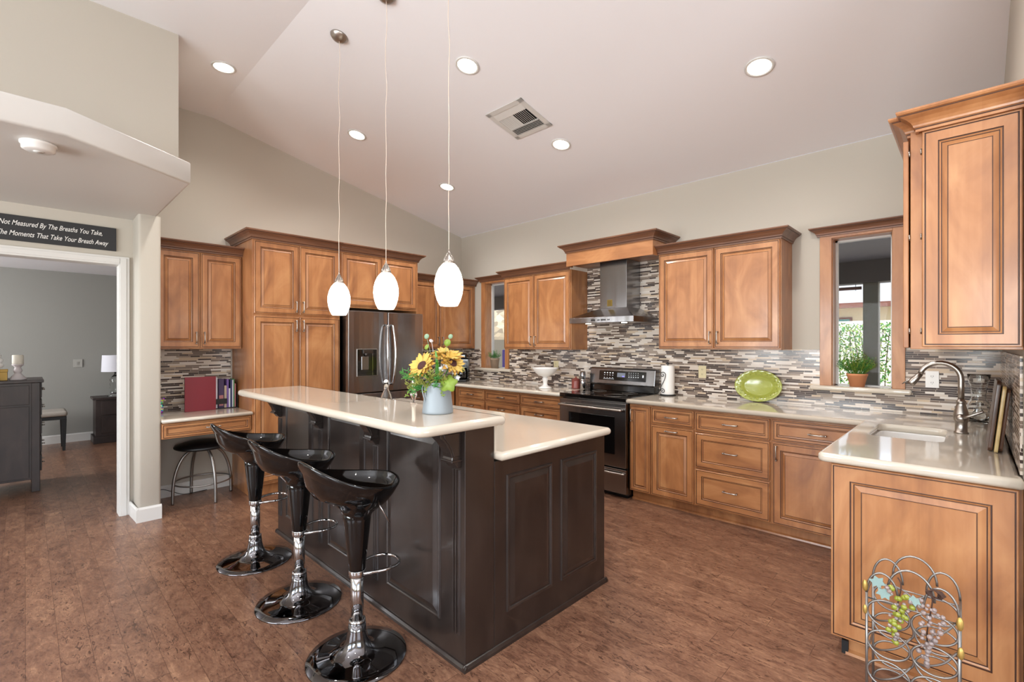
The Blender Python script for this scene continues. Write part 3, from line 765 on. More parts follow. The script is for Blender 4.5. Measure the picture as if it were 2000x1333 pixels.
# ------------------------------------------------------------------ refrigerator
t = thing('refrigerator', 'stainless steel french-door refrigerator with water dispenser', 'refrigerator', (0, -2.125, 0), PI / 2)
W = .915
MB().box(.01, W - .01, -.70, -.02, .03, 1.755).build('body', 'steeldk', t, bevel=.004)
def fdoor(x0, x1, z0, z1, name, bulge=.012):
    poly = []; n = 8
    for k in range(n + 1):
        u = k / n; x = x0 + (x1 - x0) * u; poly.append((x, -.765 - bulge * (1 - (2 * u - 1) ** 4)))
    poly += [(x1, -.705), (x0, -.705)]
    return MB().prism(poly, 'z', z0, z1).build(name, 'steel', t, bevel=.006)
dl = fdoor(.0, .454, .905, 1.76, 'door'); dr = fdoor(.461, W, .905, 1.76, 'door'); fz = fdoor(0, W, .06, .895, 'freezer_drawer')
for dd, x in ((dl, .425), (dr, .490)):
    pts = [(x, -.775, 1.62), (x, -.815, 1.60), (x, -.835, 1.48), (x, -.845, 1.30), (x, -.835, 1.12), (x, -.815, 1.0), (x, -.775, .98)]
    sg = -1 if dd is dl else 1
    pts = [(a + sg * .016 * (1 - ((c - 1.3) / .32) ** 2), b, c) for a, b, c in pts]
    MB().tube(smooth_path(pts, 5), .0115, 12).build('handle', 'chrome', dd)
MB().tube(smooth_path([(.08, -.775, .80), (.10, -.815, .80), (.3, -.83, .80), (.6, -.83, .80), (.81, -.815, .80), (.835, -.775, .80)], 4), .0115, 10).build('handle', 'chrome', fz)
mb = MB(); mb.box(.085, .320, -.7825, -.765, 1.075, 1.365, 0)
dp = mb.build('dispenser', 'grey', dl, bevel=.004)
mb = MB(); mb.box(.093, .312, -.7835, -.7825, 1.083, 1.357); mb.build('recess', 'blackglass', dp)
mb = MB(); mb.box(.135, .215, -.790, -.7835, 1.145, 1.285); mb.build('paddle', 'steel', dp, bevel=.003)
mb = MB(); mb.box(.150, .262, -.800, -.7835, 1.315, 1.352); mb.lathe([(.018, 0), (.012, -.025)], (.185, -.795, 1.315), 16); mb.build('spout', 'steeldk', dp, bevel=.002)
mb = MB(); mb.box(.262, .266, -.786, -.7835, 1.083, 1.352); mb.build('trim_bar', 'chrome', dp)
MB().box(.02, W - .02, -.69, -.6, 0, .03).build('base_grille', 'blackm', t)

# ------------------------------------------------------------------ range
t = thing('range', 'freestanding stainless electric range with black glass cooktop', 'range', (2.338, 0, 0))
W = .757
MB().box(.005, W - .005, -.60, -.02, .03, .895).build('body', 'steeldk', t, bevel=.003)
MB().box(.02, W - .02, -.58, -.05, 0, .03).build('base', 'blackm', t)
mb = MB(); mb.box(0, W, -.655, -.10, .885, .925); mb.build('cooktop', 'blackglass', t, bevel=.006)
for (x, y, r) in ((.2, -.5, .09), (.56, -.5, .11), (.2, -.24, .075), (.56, -.24, .075)):
    MB().tube([(x + r * math.cos(a * PI / 20), y + r * math.sin(a * PI / 20), .9255) for a in range(40)], .0012, 4, True).build('burner_ring', 'grey', t)
od = MB(); od.box(0, W, -.652, -.602, .285, .872); od = od.build('oven_door', 'steel', t, bevel=.005)
MB().box(.115, W - .115, -.655, -.652, .40, .745).build('oven_window', 'blackglass', od, bevel=.001)
MB().tube(smooth_path([(.035, -.655, .815), (.035, -.69, .815), (.05, -.70, .815), (.37, -.705, .815), (.707, -.70, .815), (.722, -.69, .815), (.722, -.655, .815)], 4), .011, 12).build('handle', 'nickel', od)
dw = MB().box(0, W, -.648, -.602, .05, .272).build('storage_drawer', 'steel', t, bevel=.005)
MB().tube(smooth_path([(.035, -.65, .235), (.035, -.67, .235), (.37, -.685, .235), (.722, -.67, .235), (.722, -.65, .235)], 4), .009, 10).build('handle', 'nickel', dw)
# backguard: black riser and a steel console that leans back
mb = MB(); mb.prism([(-.10, .925), (-.125, .925), (-.115, .985), (-.09, .995), (-.02, .995), (-.02, .925)], 'x', .0, W); mb.build('riser', 'black', t, bevel=.004)
bg = MB().prism([(-.015, .985), (-.118, .985), (-.122, 1.0), (-.10, 1.15), (-.085, 1.165), (-.015, 1.165)], 'x', -.005, W + .005).build('control_console', 'steel', t, bevel=.006)
mb = MB()
def on_console(u0, u1, v0, v1, off, m=0, mbx=None):
    f = lambda v: (-.122 + (v - 1.0) / .15 * .022 - off)
    mbx.add([(u0, f(v0), v0), (u1, f(v0), v0), (u1, f(v1), v1), (u0, f(v1), v1)], [(0, 1, 2, 3)], m)
mb.prism([(-.1245 + .022 * .22, 1.033), (-.119 + .022 * .22, 1.033), (-.119 + .022 * .88, 1.132), (-.1245 + .022 * .88, 1.132)], 'x', .115, .665)
cp = mb.build('control_panel', 'blackglass', bg)
M['icon'] = mat('panel_print', (220, 222, 225), .5, emis=.3); M['lcd'] = mat('display', (110, 116, 126), .3, emis=.25); M['blue'] = mat('display_digits', (120, 110, 230), .3, emis=1.2)
mb = MB(); on_console(.335, .43, 1.07, 1.115, .0032, 0, mb); mb.build('display', 'lcd', cp, fix=False)
mb = MB(); on_console(.395, .42, 1.074, 1.084, .0036, 0, mb); mb.build('display_digits', 'blue', cp, fix=False)
mb = MB()
for i in range(4):
    for j, zz in enumerate((1.105, 1.085, 1.058)): on_console(.175 + i * .033, .190 + i * .033, zz, zz + (.011 if j == 0 else .0045), .0036, 0, mb)
for i in range(5):
    for j, zz in enumerate((1.112, 1.092, 1.072)): on_console(.47 + i * .026, .474 + i * .026 + (.006 if j == 2 else 0), zz, zz + .007, .0036, 0, mb)
on_console(.625, .640, 1.075, 1.10, .0036, 0, mb); on_console(.17, .30, 1.046, 1.049, .0036, 0, mb)
mb.build('printed_icons', 'icon', cp, fix=False)
mb = MB(); on_console(.355, .405, 1.012, 1.018, .0008, 0, mb); mb.build('maker_badge', 'chrome', bg, fix=False)

# ------------------------------------------------------------------ range hood
t = thing('range_hood', 'stainless steel chimney range hood over the range', 'range hood', (2.345, 0, 0))
W = .74; cx0, cx1 = .228, .538
MB().box(0, W, -.50, -.01, 1.625, 1.68).build('canopy', 'steel', t, bevel=.002)
vs = [(0, -.50, 1.68), (W, -.50, 1.68), (W, -.01, 1.68), (0, -.01, 1.68), (cx0, -.28, 1.78), (cx1, -.28, 1.78), (cx1, -.01, 1.78), (cx0, -.01, 1.78)]
MB().add(vs, [(0, 3, 2, 1), (4, 5, 6, 7), (0, 1, 5, 4), (1, 2, 6, 5), (2, 3, 7, 6), (3, 0, 4, 7)]).build('pyramid', 'steel', t)
MB().box(cx0, cx1, -.28, -.01, 1.78, 2.26).build('chimney', 'steel', t, bevel=.002)
mb = MB(); mb.box(.27, .315, -.502, -.50, 1.643, 1.66)
for x in (.345, .36, .46, .475): mb.box(x, x + .009, -.5015, -.50, 1.645, 1.657)
mb.box(.385, .44, -.5015, -.50, 1.645, 1.657); mb.build('button_row', 'blackm', t)
for x in (.14, .56): MB().lathe([(.028, 0), (.028, -.004)], (x, -.36, 1.626), 20).build('hood_light', 'led', t)
mb = MB(); mb.box(.315, .375, -.2808, -.28, 1.80, 1.865); lb = mb.build('sticker', mat('gold_sticker', (128, 104, 34), .35, .3), t)
mb = MB()
for k in range(5): mb.box(.322, .322 + .044 - .006 * (k % 2), -.2812, -.2808, 1.808 + k * .011, 1.812 + k * .011)
mb.build('sticker_print', mat('sticker_ink', (60, 46, 20), .5), lb)

# ------------------------------------------------------------------ ceiling fittings
tilt = math.atan(SL)
def can(x, y, label):
    z = zc(y); rx = -tilt if y > YR else 0
    t = thing('recessed_light', label, 'ceiling light', (x, y, z), 0, 'recessed ceiling lights'); t.rotation_euler = (rx, 0, 0)
    MB().lathe([(.070, -.001), (.088, -.001), (.088, -.006), (.082, -.009), (.070, -.007), (.070, -.001)], n=40, cap=False).build('trim_ring', 'trim', t)
    MB().lathe([(.0001, -.003), (.071, -.003)], n=40, cap=False).build('lens', 'led', t)
    l = lamp('recessed_lamp', 'SPOT', (x, y, z - .03), 58, (1, .965, .92), .06, look=(0, 0, -1), spot=math.radians(150)); return t
can(1.04, -3.319, 'recessed ceiling light in the flat ceiling left of the pendants')
can(1.09, -2.2, 'recessed ceiling light just right of the leftmost pendant cord')
can(1.075, -1.10, 'recessed ceiling light lowest on the slope, behind the rightmost pendant cord')
can(2.72, -2.2, 'recessed ceiling light right of the rightmost pendant cord, above the vent')
can(2.71, -1.10, 'recessed ceiling light at the lower right of the ceiling vent')
can(4.354, -1.134, 'recessed ceiling light farthest right, toward the sink')
for x, y in ((4.4, -2.2), (4.4, -3.4), (2.72, -5.6), (5.6, -5.6)): can(x, y, 'recessed ceiling light outside the view near the camera')

t = thing('ceiling_vent', 'white square ceiling air vent with angled louvres', 'vent', (2.62, -1.55, zc(-1.55)), 0); t.rotation_euler = (-tilt, 0, 0)
mb = MB(); h = .20
for a, b, c, d in ((-h, h, -h, -h + .045), (-h, h, h - .045, h), (-h, -h + .045, -h, h), (h - .045, h, -h, h)): mb.box(a, b, c, d, -.008, -.001)
mb.build('frame', 'trim', t, bevel=.002)
MB().box(-h + .04, h - .04, -h + .04, h - .04, -.002, -.0005).build('duct_shade_sheet', 'blackm', t)  # black sheet behind the louvres, the duct's shade put in as colour
i = h - .045
for k in range(5):
    y = .075 + k * .016
    mb = MB(); mb.prism([(y, -.012), (y + .004, -.012), (y + .010, -.003), (y + .007, -.003)], 'x', -i, i); mb.build('louvre', 'trim', t)
MB().box(-i, i, .066, .070, -.012, -.002).build('divider', 'trim', t)
for k in range(16):
    x = -i + .008 + k * .0188; s_ = 1 if k < 8 else -1
    mb = MB(); mb.prism([(x, -.012), (x + .004, -.012), (x + .004 + .009 * s_, -.003), (x + .009 * s_, -.003)], 'y', -.085, .066); mb.build('louvre', 'trim', t)
mb = MB(); mb.prism([(-i, -.004), (-.085, -.013), (-.085, -.009), (-i, -.002)], 'x', -i, i); mb.build('deflector', 'trim', t)

def pendant(x, y, zb, label):
    t = thing('pendant_lamp', label, 'pendant light', (x, y, zb), 0, 'white glass pendant lamps over the island')
    zt = zc(y) - zb
    prof = [(.045, 0), (.049, .004), (.062, .030), (.072, .065), (.0765, .100), (.0745, .135), (.066, .170), (.052, .200), (.036, .220), (.028, .226), (.0001, .226)]
    MB().lathe(prof, n=40).build('lamp_shade', 'shade', t)
    mb = MB(); mb.lathe([(.030, .224), (.031, .232), (.022, .250), (.012, .268), (.006, .285), (.003, .30)], n=20)
    for k in range(8):
        a = k * PI / 4; mb.tube([(.029 * math.cos(a), .029 * math.sin(a), .226), (.024 * math.cos(a), .024 * math.sin(a), .252), (.005 * math.cos(a), .005 * math.sin(a), .285)], .0022, 6)
    mb.build('socket_cap', 'nickel', t)
    pts = [(0, 0, .29)]
    for k in range(1, 12): pts.append((.004 * math.sin(k * 1.9), .004 * math.cos(k * 2.3), .29 + (zt - .32) * k / 12))
    pts.append((0, 0, zt - .02)); MB().tube(smooth_path(pts, 4), .0021, 6).build('cord', mat('cord_plastic', (212, 196, 180), .4) if 'cord_plastic' not in bpy.data.materials else bpy.data.materials['cord_plastic'], t)
    rx = -tilt if y > YR else 0
    mb = MB(); mb.lathe([(.0001, -.036), (.02, -.034), (.045, -.022), (.058, -.006), (.06, 0)], n=32); mb.build('ceiling_canopy', 'nickel', t, (0, 0, zt), (rx, 0, 0))
pendant(2.148, -2.89, 1.618, 'white glass pendant lamp over the island, leftmost and farthest of three')
pendant(2.735, -2.87, 1.630, 'white glass pendant lamp over the island, middle of three')
pendant(3.345, -2.86, 1.618, 'white glass pendant lamp over the island, rightmost and nearest of three')

t = thing('smoke_detector', 'round white smoke detector under the plant ledge', 'smoke detector', (1.89, -4.38, 2.45))
MB().lathe([(.072, -.0005), (.072, -.012), (.066, -.014), (.064, -.036), (.052, -.042), (.0001, -.043)], n=36).build('housing', 'white', t)
MB().lathe([(.02, -.043), (.02, -.046), (.0001, -.0465)], n=20).build('test_button', 'trim', t)

# sign above the doorway
t = thing('wall_sign', 'black sign with white script lettering above the doorway', 'sign', (.311, -4.31, 2.266))
MB().box(0, .014, -.43, .402, -.093, .093).build('board', mat('sign_board', (38, 38, 40), .6), t, bevel=.001)
def text_mesh(name, body, size, parent, loc, rot, m, align='CENTER', shear=.35, width=None, ext=.0008):
    cu = bpy.data.curves.new(name, 'FONT'); cu.body = body; cu.size = size; cu.align_x = align; cu.align_y = 'CENTER'; cu.shear = shear; cu.extrude = ext; cu.offset = .0002
    o = bpy.data.objects.new(name + '_tmp', cu); COL.objects.link(o)
    dg = bpy.context.evaluated_depsgraph_get(); me = bpy.data.meshes.new_from_object(o.evaluated_get(dg)); bpy.data.objects.remove(o)
    if width:
        xs = [v.co.x for v in me.vertices]; k = width / (max(xs) - min(xs))
        c0 = (max(xs) + min(xs)) / 2
        for v in me.vertices: v.co.x = (v.co.x - c0) * k
    me.materials.clear(); me.materials.append(M[m] if isinstance(m, str) else m)
    q = bpy.data.objects.new(name, me); COL.objects.link(q); q.parent = parent; q.location = loc; q.rotation_euler = rot
    return q
text_mesh('lettering', 'Life Is Not Measured By The Breaths You Take,', .052, t, (.0148, -.012, .036), (PI / 2, 0, PI / 2), 'paper', width=.655)
text_mesh('lettering', 'But By The Moments That Take Your Breath Away', .052, t, (.0148, -.005, -.040), (PI / 2, 0, PI / 2), 'paper', width=.715)

# outlets
def plate(loc, rz, label, m='almond', double=True):
    t = thing('wall_outlet', label, 'outlet', loc, rz)
    MB().box(-.036, .036, -.006, 0, -.058, .058).build('cover_plate', m, t, bevel=.002)
    for z in ((.022, -.022) if double else (0,)):
        mb = MB(); mb.lathe([(.015, 0), (.0165, -.0015), (.0165, -.0025)], (0, 0, 0), 20); 
        o = mb.build('socket', m, t, (0, -.0055, z), (-PI / 2 + PI, 0, 0)); o.scale = (1, .8, 1)
        mb = MB(); mb.box(-.0065, -.0045, -.0088, -.008, z - .004, z + .006); mb.box(.0045, .0065, -.0088, -.008, z - .004, z + .006); mb.box(-.0015, .0015, -.0088, -.008, z - .010, z - .007); mb.build('slots', 'blackm', t)
plate((1.775, -.0085, 1.155), 0, 'almond outlet on the backsplash left of the range')
plate((3.525, -.0085, 1.155), 0, 'almond outlet on the backsplash between paper towels and green platter')
plate((5.135, -.0085, 1.168), 0, 'white double outlet on the backsplash behind the faucet', 'white')
t = thing('light_switch', 'small square switch plate on the bedroom wall', 'switch', (-3.995, -3.89, 1.134), PI / 2)
MB().box(-.05, .05, -.006, 0.004, -.058, .058).build('cover_plate', mat('switch_plate', (172, 170, 163), .5), t, bevel=.002)
MB().box(-.012, .012, -.010, -.006, -.022, .022).build('toggle', 'wall_bed', t)
# ------------------------------------------------------------------ counter-top things
t = thing('compote_bowl', 'white ceramic footed bowl on the counter left of the range', 'bowl', (1.90, -.36, .921))
MB().lathe([(.0001, .145), (.06, .15), (.105, .185), (.142, .228), (.147, .229), (.146, .222), (.112, .175), (.075, .142), (.03, .128), (.022, .115), (.0001, .115)], n=40).build('bowl', 'white', t)
MB().lathe([(.072, 0), (.074, .006), (.06, .014), (.032, .03), (.024, .045), (.027, .075), (.034, .10), (.030, .112), (.02, .125)], n=32).build('foot', 'white', t)
t = thing('canister', 'small red lidded jar beside the chrome grinders', 'jar', (2.185, -.17, .921))
MB().lathe([(.046, 0), (.050, .006), (.048, .015), (.048, .085), (.044, .098)], n=24).build('body', 'redj', t)
MB().lathe([(.046, .098), (.045, .106), (.02, .116), (.008, .118), (.009, .128), (.006, .135), (.0001, .136)], n=24).build('lid', 'redj', t)
def grinder(loc, label, s=1):
    t = thing('pepper_grinder', label, 'grinder', loc, 0, None)
    MB().lathe([(.028 * s, 0), (.028 * s, .11), (.026 * s, .112), (.026 * s, .118)], n=24).build('body', 'chrome', t)
    MB().lathe([(.028 * s, .118), (.029 * s, .12), (.029 * s, .185), (.024 * s, .192), (.0001, .194)], n=24).build('cap', 'steel', t)
grinder((2.262, -.145, .921), 'chrome grinder standing left of its twin by the range'); grinder((2.298, -.20, .921), 'chrome grinder closest to the range')
t = thing('paper_towel_holder', 'paper towel roll on a black scrolled metal holder right of the range', 'paper towel holder', (3.235, -.115, .921))
MB().lathe([(.075, 0), (.078, .004), (.07, .009), (.0001, .009)], n=32).build('base', 'blackm', t)
MB().lathe([(.012, .012), (.060, .012), (.062, .016), (.062, .284), (.060, .288), (.012, .288)], n=36).build('paper_roll', 'paper', t)
MB().tube([(0, 0, .009), (0, 0, .30)], .005, 8).build('spindle', 'blackm', t)
MB().sphere((0, 0, .308), .010, 12).build('finial', 'blackm', t)
def spiral(cx, cz, r0, turns, sgn, start):
    return [(cx + sgn * (r0 * (1 - k / 26)) * math.cos(start + turns * 2 * PI * k / 24), -.068, cz + (r0 * (1 - k / 26)) * math.sin(start + turns * 2 * PI * k / 24)) for k in range(25)]
pts = list(reversed(spiral(-.02, .20, .03, 1.4, 1, 0))) + [(.004, -.069, .17), (-.012, -.07, .13), (-.034, -.07, .09)] + spiral(-.02, .045, .026, 1.4, -1, 0)
MB().tube(smooth_path(pts, 2), .0033, 8).build('scroll', 'blackm', t)
# green platter leaning on the tiles
t = thing('platter', 'oval lime green ceramic platter leaning against the mosaic backsplash', 'platter', (4.02, -.062, .9215)); t.rotation_euler = (math.radians(-9), 0, 0)
mb = MB(); A, Bz = .188, .135
n = 72; prof = [(.02, .0), (.55, .0), (.64, .005), (.68, .016), (.96, .026), (1.0, .025), (1.0, .020), (.97, .019), (.69, .009), (.64, -.003), (.55, -.006), (.02, -.006)]
vs = []; fs = []
for rr, dp in prof:
    for i in range(n):
        a = 2 * PI * i / n; e = .015 * math.sin(a * 18) * (1 if .7 < rr < .99 else 0) * .12
        vs.append((A * rr * math.cos(a), -dp - e, Bz + Bz * rr * math.sin(a)))
for j in range(len(prof) - 1):
    for i in range(n): i2 = (i + 1) % n; fs.append((j * n + i, j * n + i2, (j + 1) * n + i2, (j + 1) * n + i))
fs.append(tuple(range(n))); fs.append(tuple(range(len(vs) - n, len(vs))))
mb.add(vs, fs, 0, True)
mb.build('dish', 'green', t)
mb = MB()
for i in range(40):
    a = 2 * PI * i / 40; rr = .82 + .06 * (-1) ** i; mb.sphere((A * rr * math.cos(a), -.0235 - .0, Bz + Bz * rr * math.sin(a)), .006, 6, 0, (1.3, .5, 1))
mb.build('rim_relief', 'green', t)

# faucet
t = thing('faucet', 'brushed nickel gooseneck faucet with side lever behind the sink', 'faucet', (5.292, -.80, .921))
MB().lathe([(.031, 0), (.031, .006), (.026, .010), (.026, .055), (.031, .07), (.034, .09), (.031, .115), (.022, .15), (.0185, .165), (.021, .170), (.021, .178), (.0155, .182), (.0155, .19)], n=32).build('body', 'nickel', t)
pts = [(0, 0, .185), (0, 0, .26), (0, 0, .30)]
for k in range(1, 13):
    a = PI * k / 12 * .93; pts.append((-.088 + .088 * math.cos(a), 0, .30 + .088 * math.sin(a)))
MB().tube(pts, .0135, 16).build('neck', 'nickel', t)
e = Vector(pts[-1]); d = (Vector(pts[-1]) - Vector(pts[-2])).normalized(); d = (d + Vector((-.35, 0, 0))).normalized()
MB().tube([e - d * .004, e + d * .02, e + d * .025, e + d * .06, e + d * .075], [.0145, .0155, .0175, .020, .0185], 16).build('spray_head', 'nickel', t)
MB().tube([e + d * .02 + Vector((-.018, 0, 0)), e + d * .05 + Vector((-.028, 0, 0)), e + d * .075 + Vector((-.036, 0, 0))], [.003, .004, .003], 8).build('spray_button', 'nickel', t)
hd = MB(); hd.sphere((.0, -.032, .085), .024, 20); hd = hd.build('handle_hub', 'nickel', t)
MB().tube([(.005, -.045, .085), (.035, -.055, .103), (.085, -.062, .132), (.088, -.062, .134)], [.009, .0065, .0075, .006], 10).build('lever', 'nickel', hd)

# glass hurricane jar
t = thing('glass_hurricane', 'clear wavy glass hurricane vase in the corner behind the faucet', 'vase', (5.365, -.27, .921))
MB().lathe([(.0001, .004), (.050, .004), (.053, .02), (.058, .07), (.050, .12), (.036, .155), (.034, .18), (.040, .22), (.050, .27), (.054, .30), (.056, .305), (.053, .304), (.047, .27), (.037, .22), (.031, .18), (.033, .155), (.047, .118), (.055, .07), (.050, .025), (.0001, .010)], n=36, cap=False).build('glass', 'glass', t)
MB().lathe([(.0001, .011), (.030, .012), (.034, .04), (.026, .07), (.012, .09), (.010, .12), (.016, .13), (.0001, .135)], n=20).build('inner_stem', 'glass', t)

# cutting boards leaning on the short side wall
def board(loc, w_, h_, th, m, label, tilt_, hole=False):
    t = tag(slab(rrect(-w_ / 2, w_ / 2, 0, h_, .02), 0, th, .003, 2).build('cutting_board', m, None, loc), label, 'cutting board', None)
    Mx = Matrix(((0, math.sin(tilt_), -math.cos(tilt_)), (1, 0, 0), (0, math.cos(tilt_), math.sin(tilt_)))).to_4x4()
    t.matrix_world = Matrix.Translation(loc) @ Mx
    return t
TL = math.radians(5.5)
board((XE - .072, -1.17, .9215), .33, .325, .016, 'walnut', 'dark walnut cutting board leaning by the sink, leftmost of three', TL)
board((XE - .055, -1.22, .9215), .30, .305, .013, 'palewood', 'pale maple cutting board leaning between the two darker boards', TL)
board((XE - .040, -1.20, .9215), .27, .29, .013, 'wooddk', 'reddish brown cutting board leaning closest to the side wall', TL)

# coffee maker
t = thing('coffee_maker', 'black coffee maker in the counter corner behind the sunflowers', 'coffee maker', (.50, -.40, .921), math.radians(35))
MB().box(-.08, .08, -.10, .10, 0, .03).build('base', 'blackm', t, bevel=.008)
MB().box(-.08, .08, .02, .10, .03, .30).build('tower', 'black', t, bevel=.01)
MB().box(-.085, .085, -.10, .10, .30, .37).build('head', 'black', t, bevel=.02, seg=3)
MB().lathe([(.05, 0), (.062, .03), (.06, .10), (.045, .14), (.043, .15)], (0, -.035, .032), 24).build('carafe', 'blackglass', t)

# potted plants on window sills
def pot(name, loc, label, r0, r1, h, m, n, spread, hh, mats_, seed, leafw=.006):
    t = thing(name, label, 'plant', loc); rnd = random.Random(seed)
    MB().lathe([(.0001, 0), (r0, 0), (r1 * .96, h * .82), (r1, h * .83), (r1 * 1.03, h), (r1 * .93, h), (r1 * .86, h * .85), (.0001, h * .85)], n=28, cap=False).build('pot', m, t)
    for gi, mm in enumerate(mats_):
        mb = MB()
        for k in range(n):
            a = rnd.random() * 2 * PI; q = rnd.random() ** .6; tp = Vector((math.cos(a) * q * spread, math.sin(a) * q * spread * .8, h + hh * (.35 + .65 * rnd.random()) * (1.15 - .5 * q)))
            b0 = Vector((math.cos(a) * q * r1 * .7, math.sin(a) * q * r1 * .7, h * .9)); mb.tube([b0, (b0 + tp) / 2 + Vector((0, 0, .01)), tp], .0009, 3, cap=False)
            for j in range(7):
                u = .3 + .7 * j / 6; c = b0.lerp(tp, u) + Vector((0, 0, .006)); ang = rnd.random() * 2 * PI; dr = Vector((math.cos(ang), math.sin(ang), .5 + rnd.random() * .6)).normalized() * (.016 + .012 * rnd.random())
                sd = Vector((-dr.y, dr.x, 0)).normalized() * leafw * .5
                mb.add([c, c + dr * .5 + sd, c + dr, c + dr * .5 - sd], [(0, 1, 2, 3)])
        mb.build('foliage', mm, t, fix=False)
    return t
pot('potted_plant', (4.70, .035, 1.0905), 'bushy green plant in a terracotta pot on the right window sill', .046, .068, .098, 'terra', 95, .135, .16, ('leaf', 'leafl'), 3, .008)
pot('potted_plant', (.665, .040, 1.0905), 'small green plant in a taupe pot on the left window sill', .050, .064, .13, 'clay', 60, .115, .10, ('leaf',), 5)

# desk things
t = thing('magazine_rack', 'black open book rack on the desk holding binders and magazines', 'rack', (.10, -3.20, .8005))
mb = MB(); mb.box(.0, .13, -.12, .215, 0, .006); mb.box(-.004, .002, -.12, .215, 0, .05); mb.box(.122, .128, -.12, .12, .045, .095); mb.box(0, .128, .205, .211, 0, .13); mb.box(0, .128, -.12, -.116, 0, .09); mb.build('frame', 'blackm', t)
def book(loc, sx, sy, sz, m, label, group=None, cat='book', name='book', rot=0):
    o = MB().box(0, sx, 0, sy, 0, sz).build(name, m, None, loc, (rot, 0, 0), bevel=.0015); return tag(o, label, cat, group)
z0 = .8075
book((.165 + .0725 - .001, -3.425, .8008), .02, .245, .312, 'redb', 'large dark red binder standing on the desk', None, 'binder', 'binder')
M['bk1'] = mat('book_white', (214, 216, 226), .6); M['bk2'] = mat('book_night', (62, 46, 78), .5); M['bk3'] = mat('book_purple', (110, 84, 150), .5); M['bk4'] = mat('book_green', (70, 130, 80), .5); M['bk5'] = mat('book_navy', (52, 60, 96), .5); M['bk6'] = mat('book_tan', (178, 160, 140), .6); M['bk7'] = mat('book_pink', (170, 110, 110), .6)
book((.112, -3.19, z0), .10, .034, .292, 'bk1', 'pale white folder just right of the red binder')
b2 = thing('magazine', 'dark purple illustrated magazine between white folder and small books', 'magazine', (.104, -3.148, z0))
MB().box(0, .11, 0, .045, 0, .275).build('pages', 'bk2', b2, bevel=.001)
MB().box(.1102, .1108, .004, .040, .02, .12).build('cover_picture', 'bk7', b2)
spines = [('bk6', .020, .21, 'short tan paperback leaning right of the purple magazine'), ('bk3', .018, .27, 'purple book with a thin spine on the desk'), ('bk1', .013, .18, 'short white booklet among the desk books'), ('bk5', .016, .265, 'navy blue book on the desk'), ('bk1', .010, .262, 'thin white book beside the green one'), ('bk4', .010, .27, 'thin green book on the desk'), ('bk7', .012, .225, 'faded pink book nearest the pantry')]
y = -3.100
for m_, wd, h_, lb in spines:
    book((.104, y, z0), .112, wd - .0008, h_, m_, lb, None); y += wd
t = thing('mosaic_figurine', 'small multicoloured mosaic ornament at the left end of the desk', 'ornament', (.16, -3.60, .8005))
mo = bpy.data.materials.new('mosaic_beads'); mo.use_nodes = True; N, L, B = nodes(mo)
vr = N.new('ShaderNodeTexVoronoi'); vr.inputs['Scale'].default_value = 70; tc = N.new('ShaderNodeTexCoord'); L.new(tc.outputs['Object'], vr.inputs['Vector'])
hs = N.new('ShaderNodeHueSaturation'); hs.inputs['Saturation'].default_value = 1.3; L.new(vr.outputs['Color'], hs.inputs['Color']); L.new(hs.outputs[0], B.inputs['Base Color']); B.inputs['Roughness'].default_value = .2; M['mosaic'] = mo
MB().lathe([(.02, 0), (.032, .01), (.036, .04), (.030, .07), (.022, .08)], n=20).build('body', 'mosaic', t)
mb = MB(); mb.sphere((0, .01, .10), .027, 14); mb.sphere((0, -.012, .125), .010, 8); mb.sphere((0, .034, .125), .010, 8); mb.build('head', 'mosaic', t)
t = MB().tube(smooth_path([(.02, -3.64, .06), (.03, -3.56, .085), (.03, -3.48, .05), (.05, -3.40, .012), (.04, -3.30, .006), (.03, -3.20, .006)], 6), .003, 6).build('power_cord', 'blackm'); tag(t, 'thin black cord drooping along the baseboard under the desk', 'cord')

# things on the lower island counter, seen over the bar top
t = thing('swing_top_bottle', 'clear glass swing-top bottle behind the raised bar top', 'bottle', (2.62, -2.80, .9185))
MB().lathe([(.0001, .002), (.036, .002), (.038, .012), (.038, .14), (.030, .17), (.015, .205), (.014, .235), (.017, .238), (.017, .246), (.012, .246), (.011, .205), (.026, .168), (.034, .14), (.034, .012), (.0001, .008)], n=28, cap=False).build('glass', 'glass', t)
MB().lathe([(.0001, .247), (.014, .247), (.016, .256), (.008, .266), (.0001, .268)], n=16, cap=False).build('stopper', 'white', t)
MB().tube([(.018, 0, .25), (.03, 0, .262), (.036, 0, .235), (.02, 0, .215)], .0016, 6).build('wire_clasp', 'chrome', t)
t = thing('glass_candlestick', 'clear glass candlestick left of the sunflower pitcher, behind the bar top', 'candlestick', (2.96, -2.82, .9185))
MB().lathe([(.0001, 0), (.042, 0), (.044, .006), (.020, .03), (.010, .06), (.013, .09), (.009, .12), (.010, .17), (.018, .19), (.022, .21), (.0001, .212)], n=28).build('glass', 'glass', t)
MB().lathe([(.011, .213), (.010, .30), (.0001, .302)], n=14).build('candle', 'candle', t)

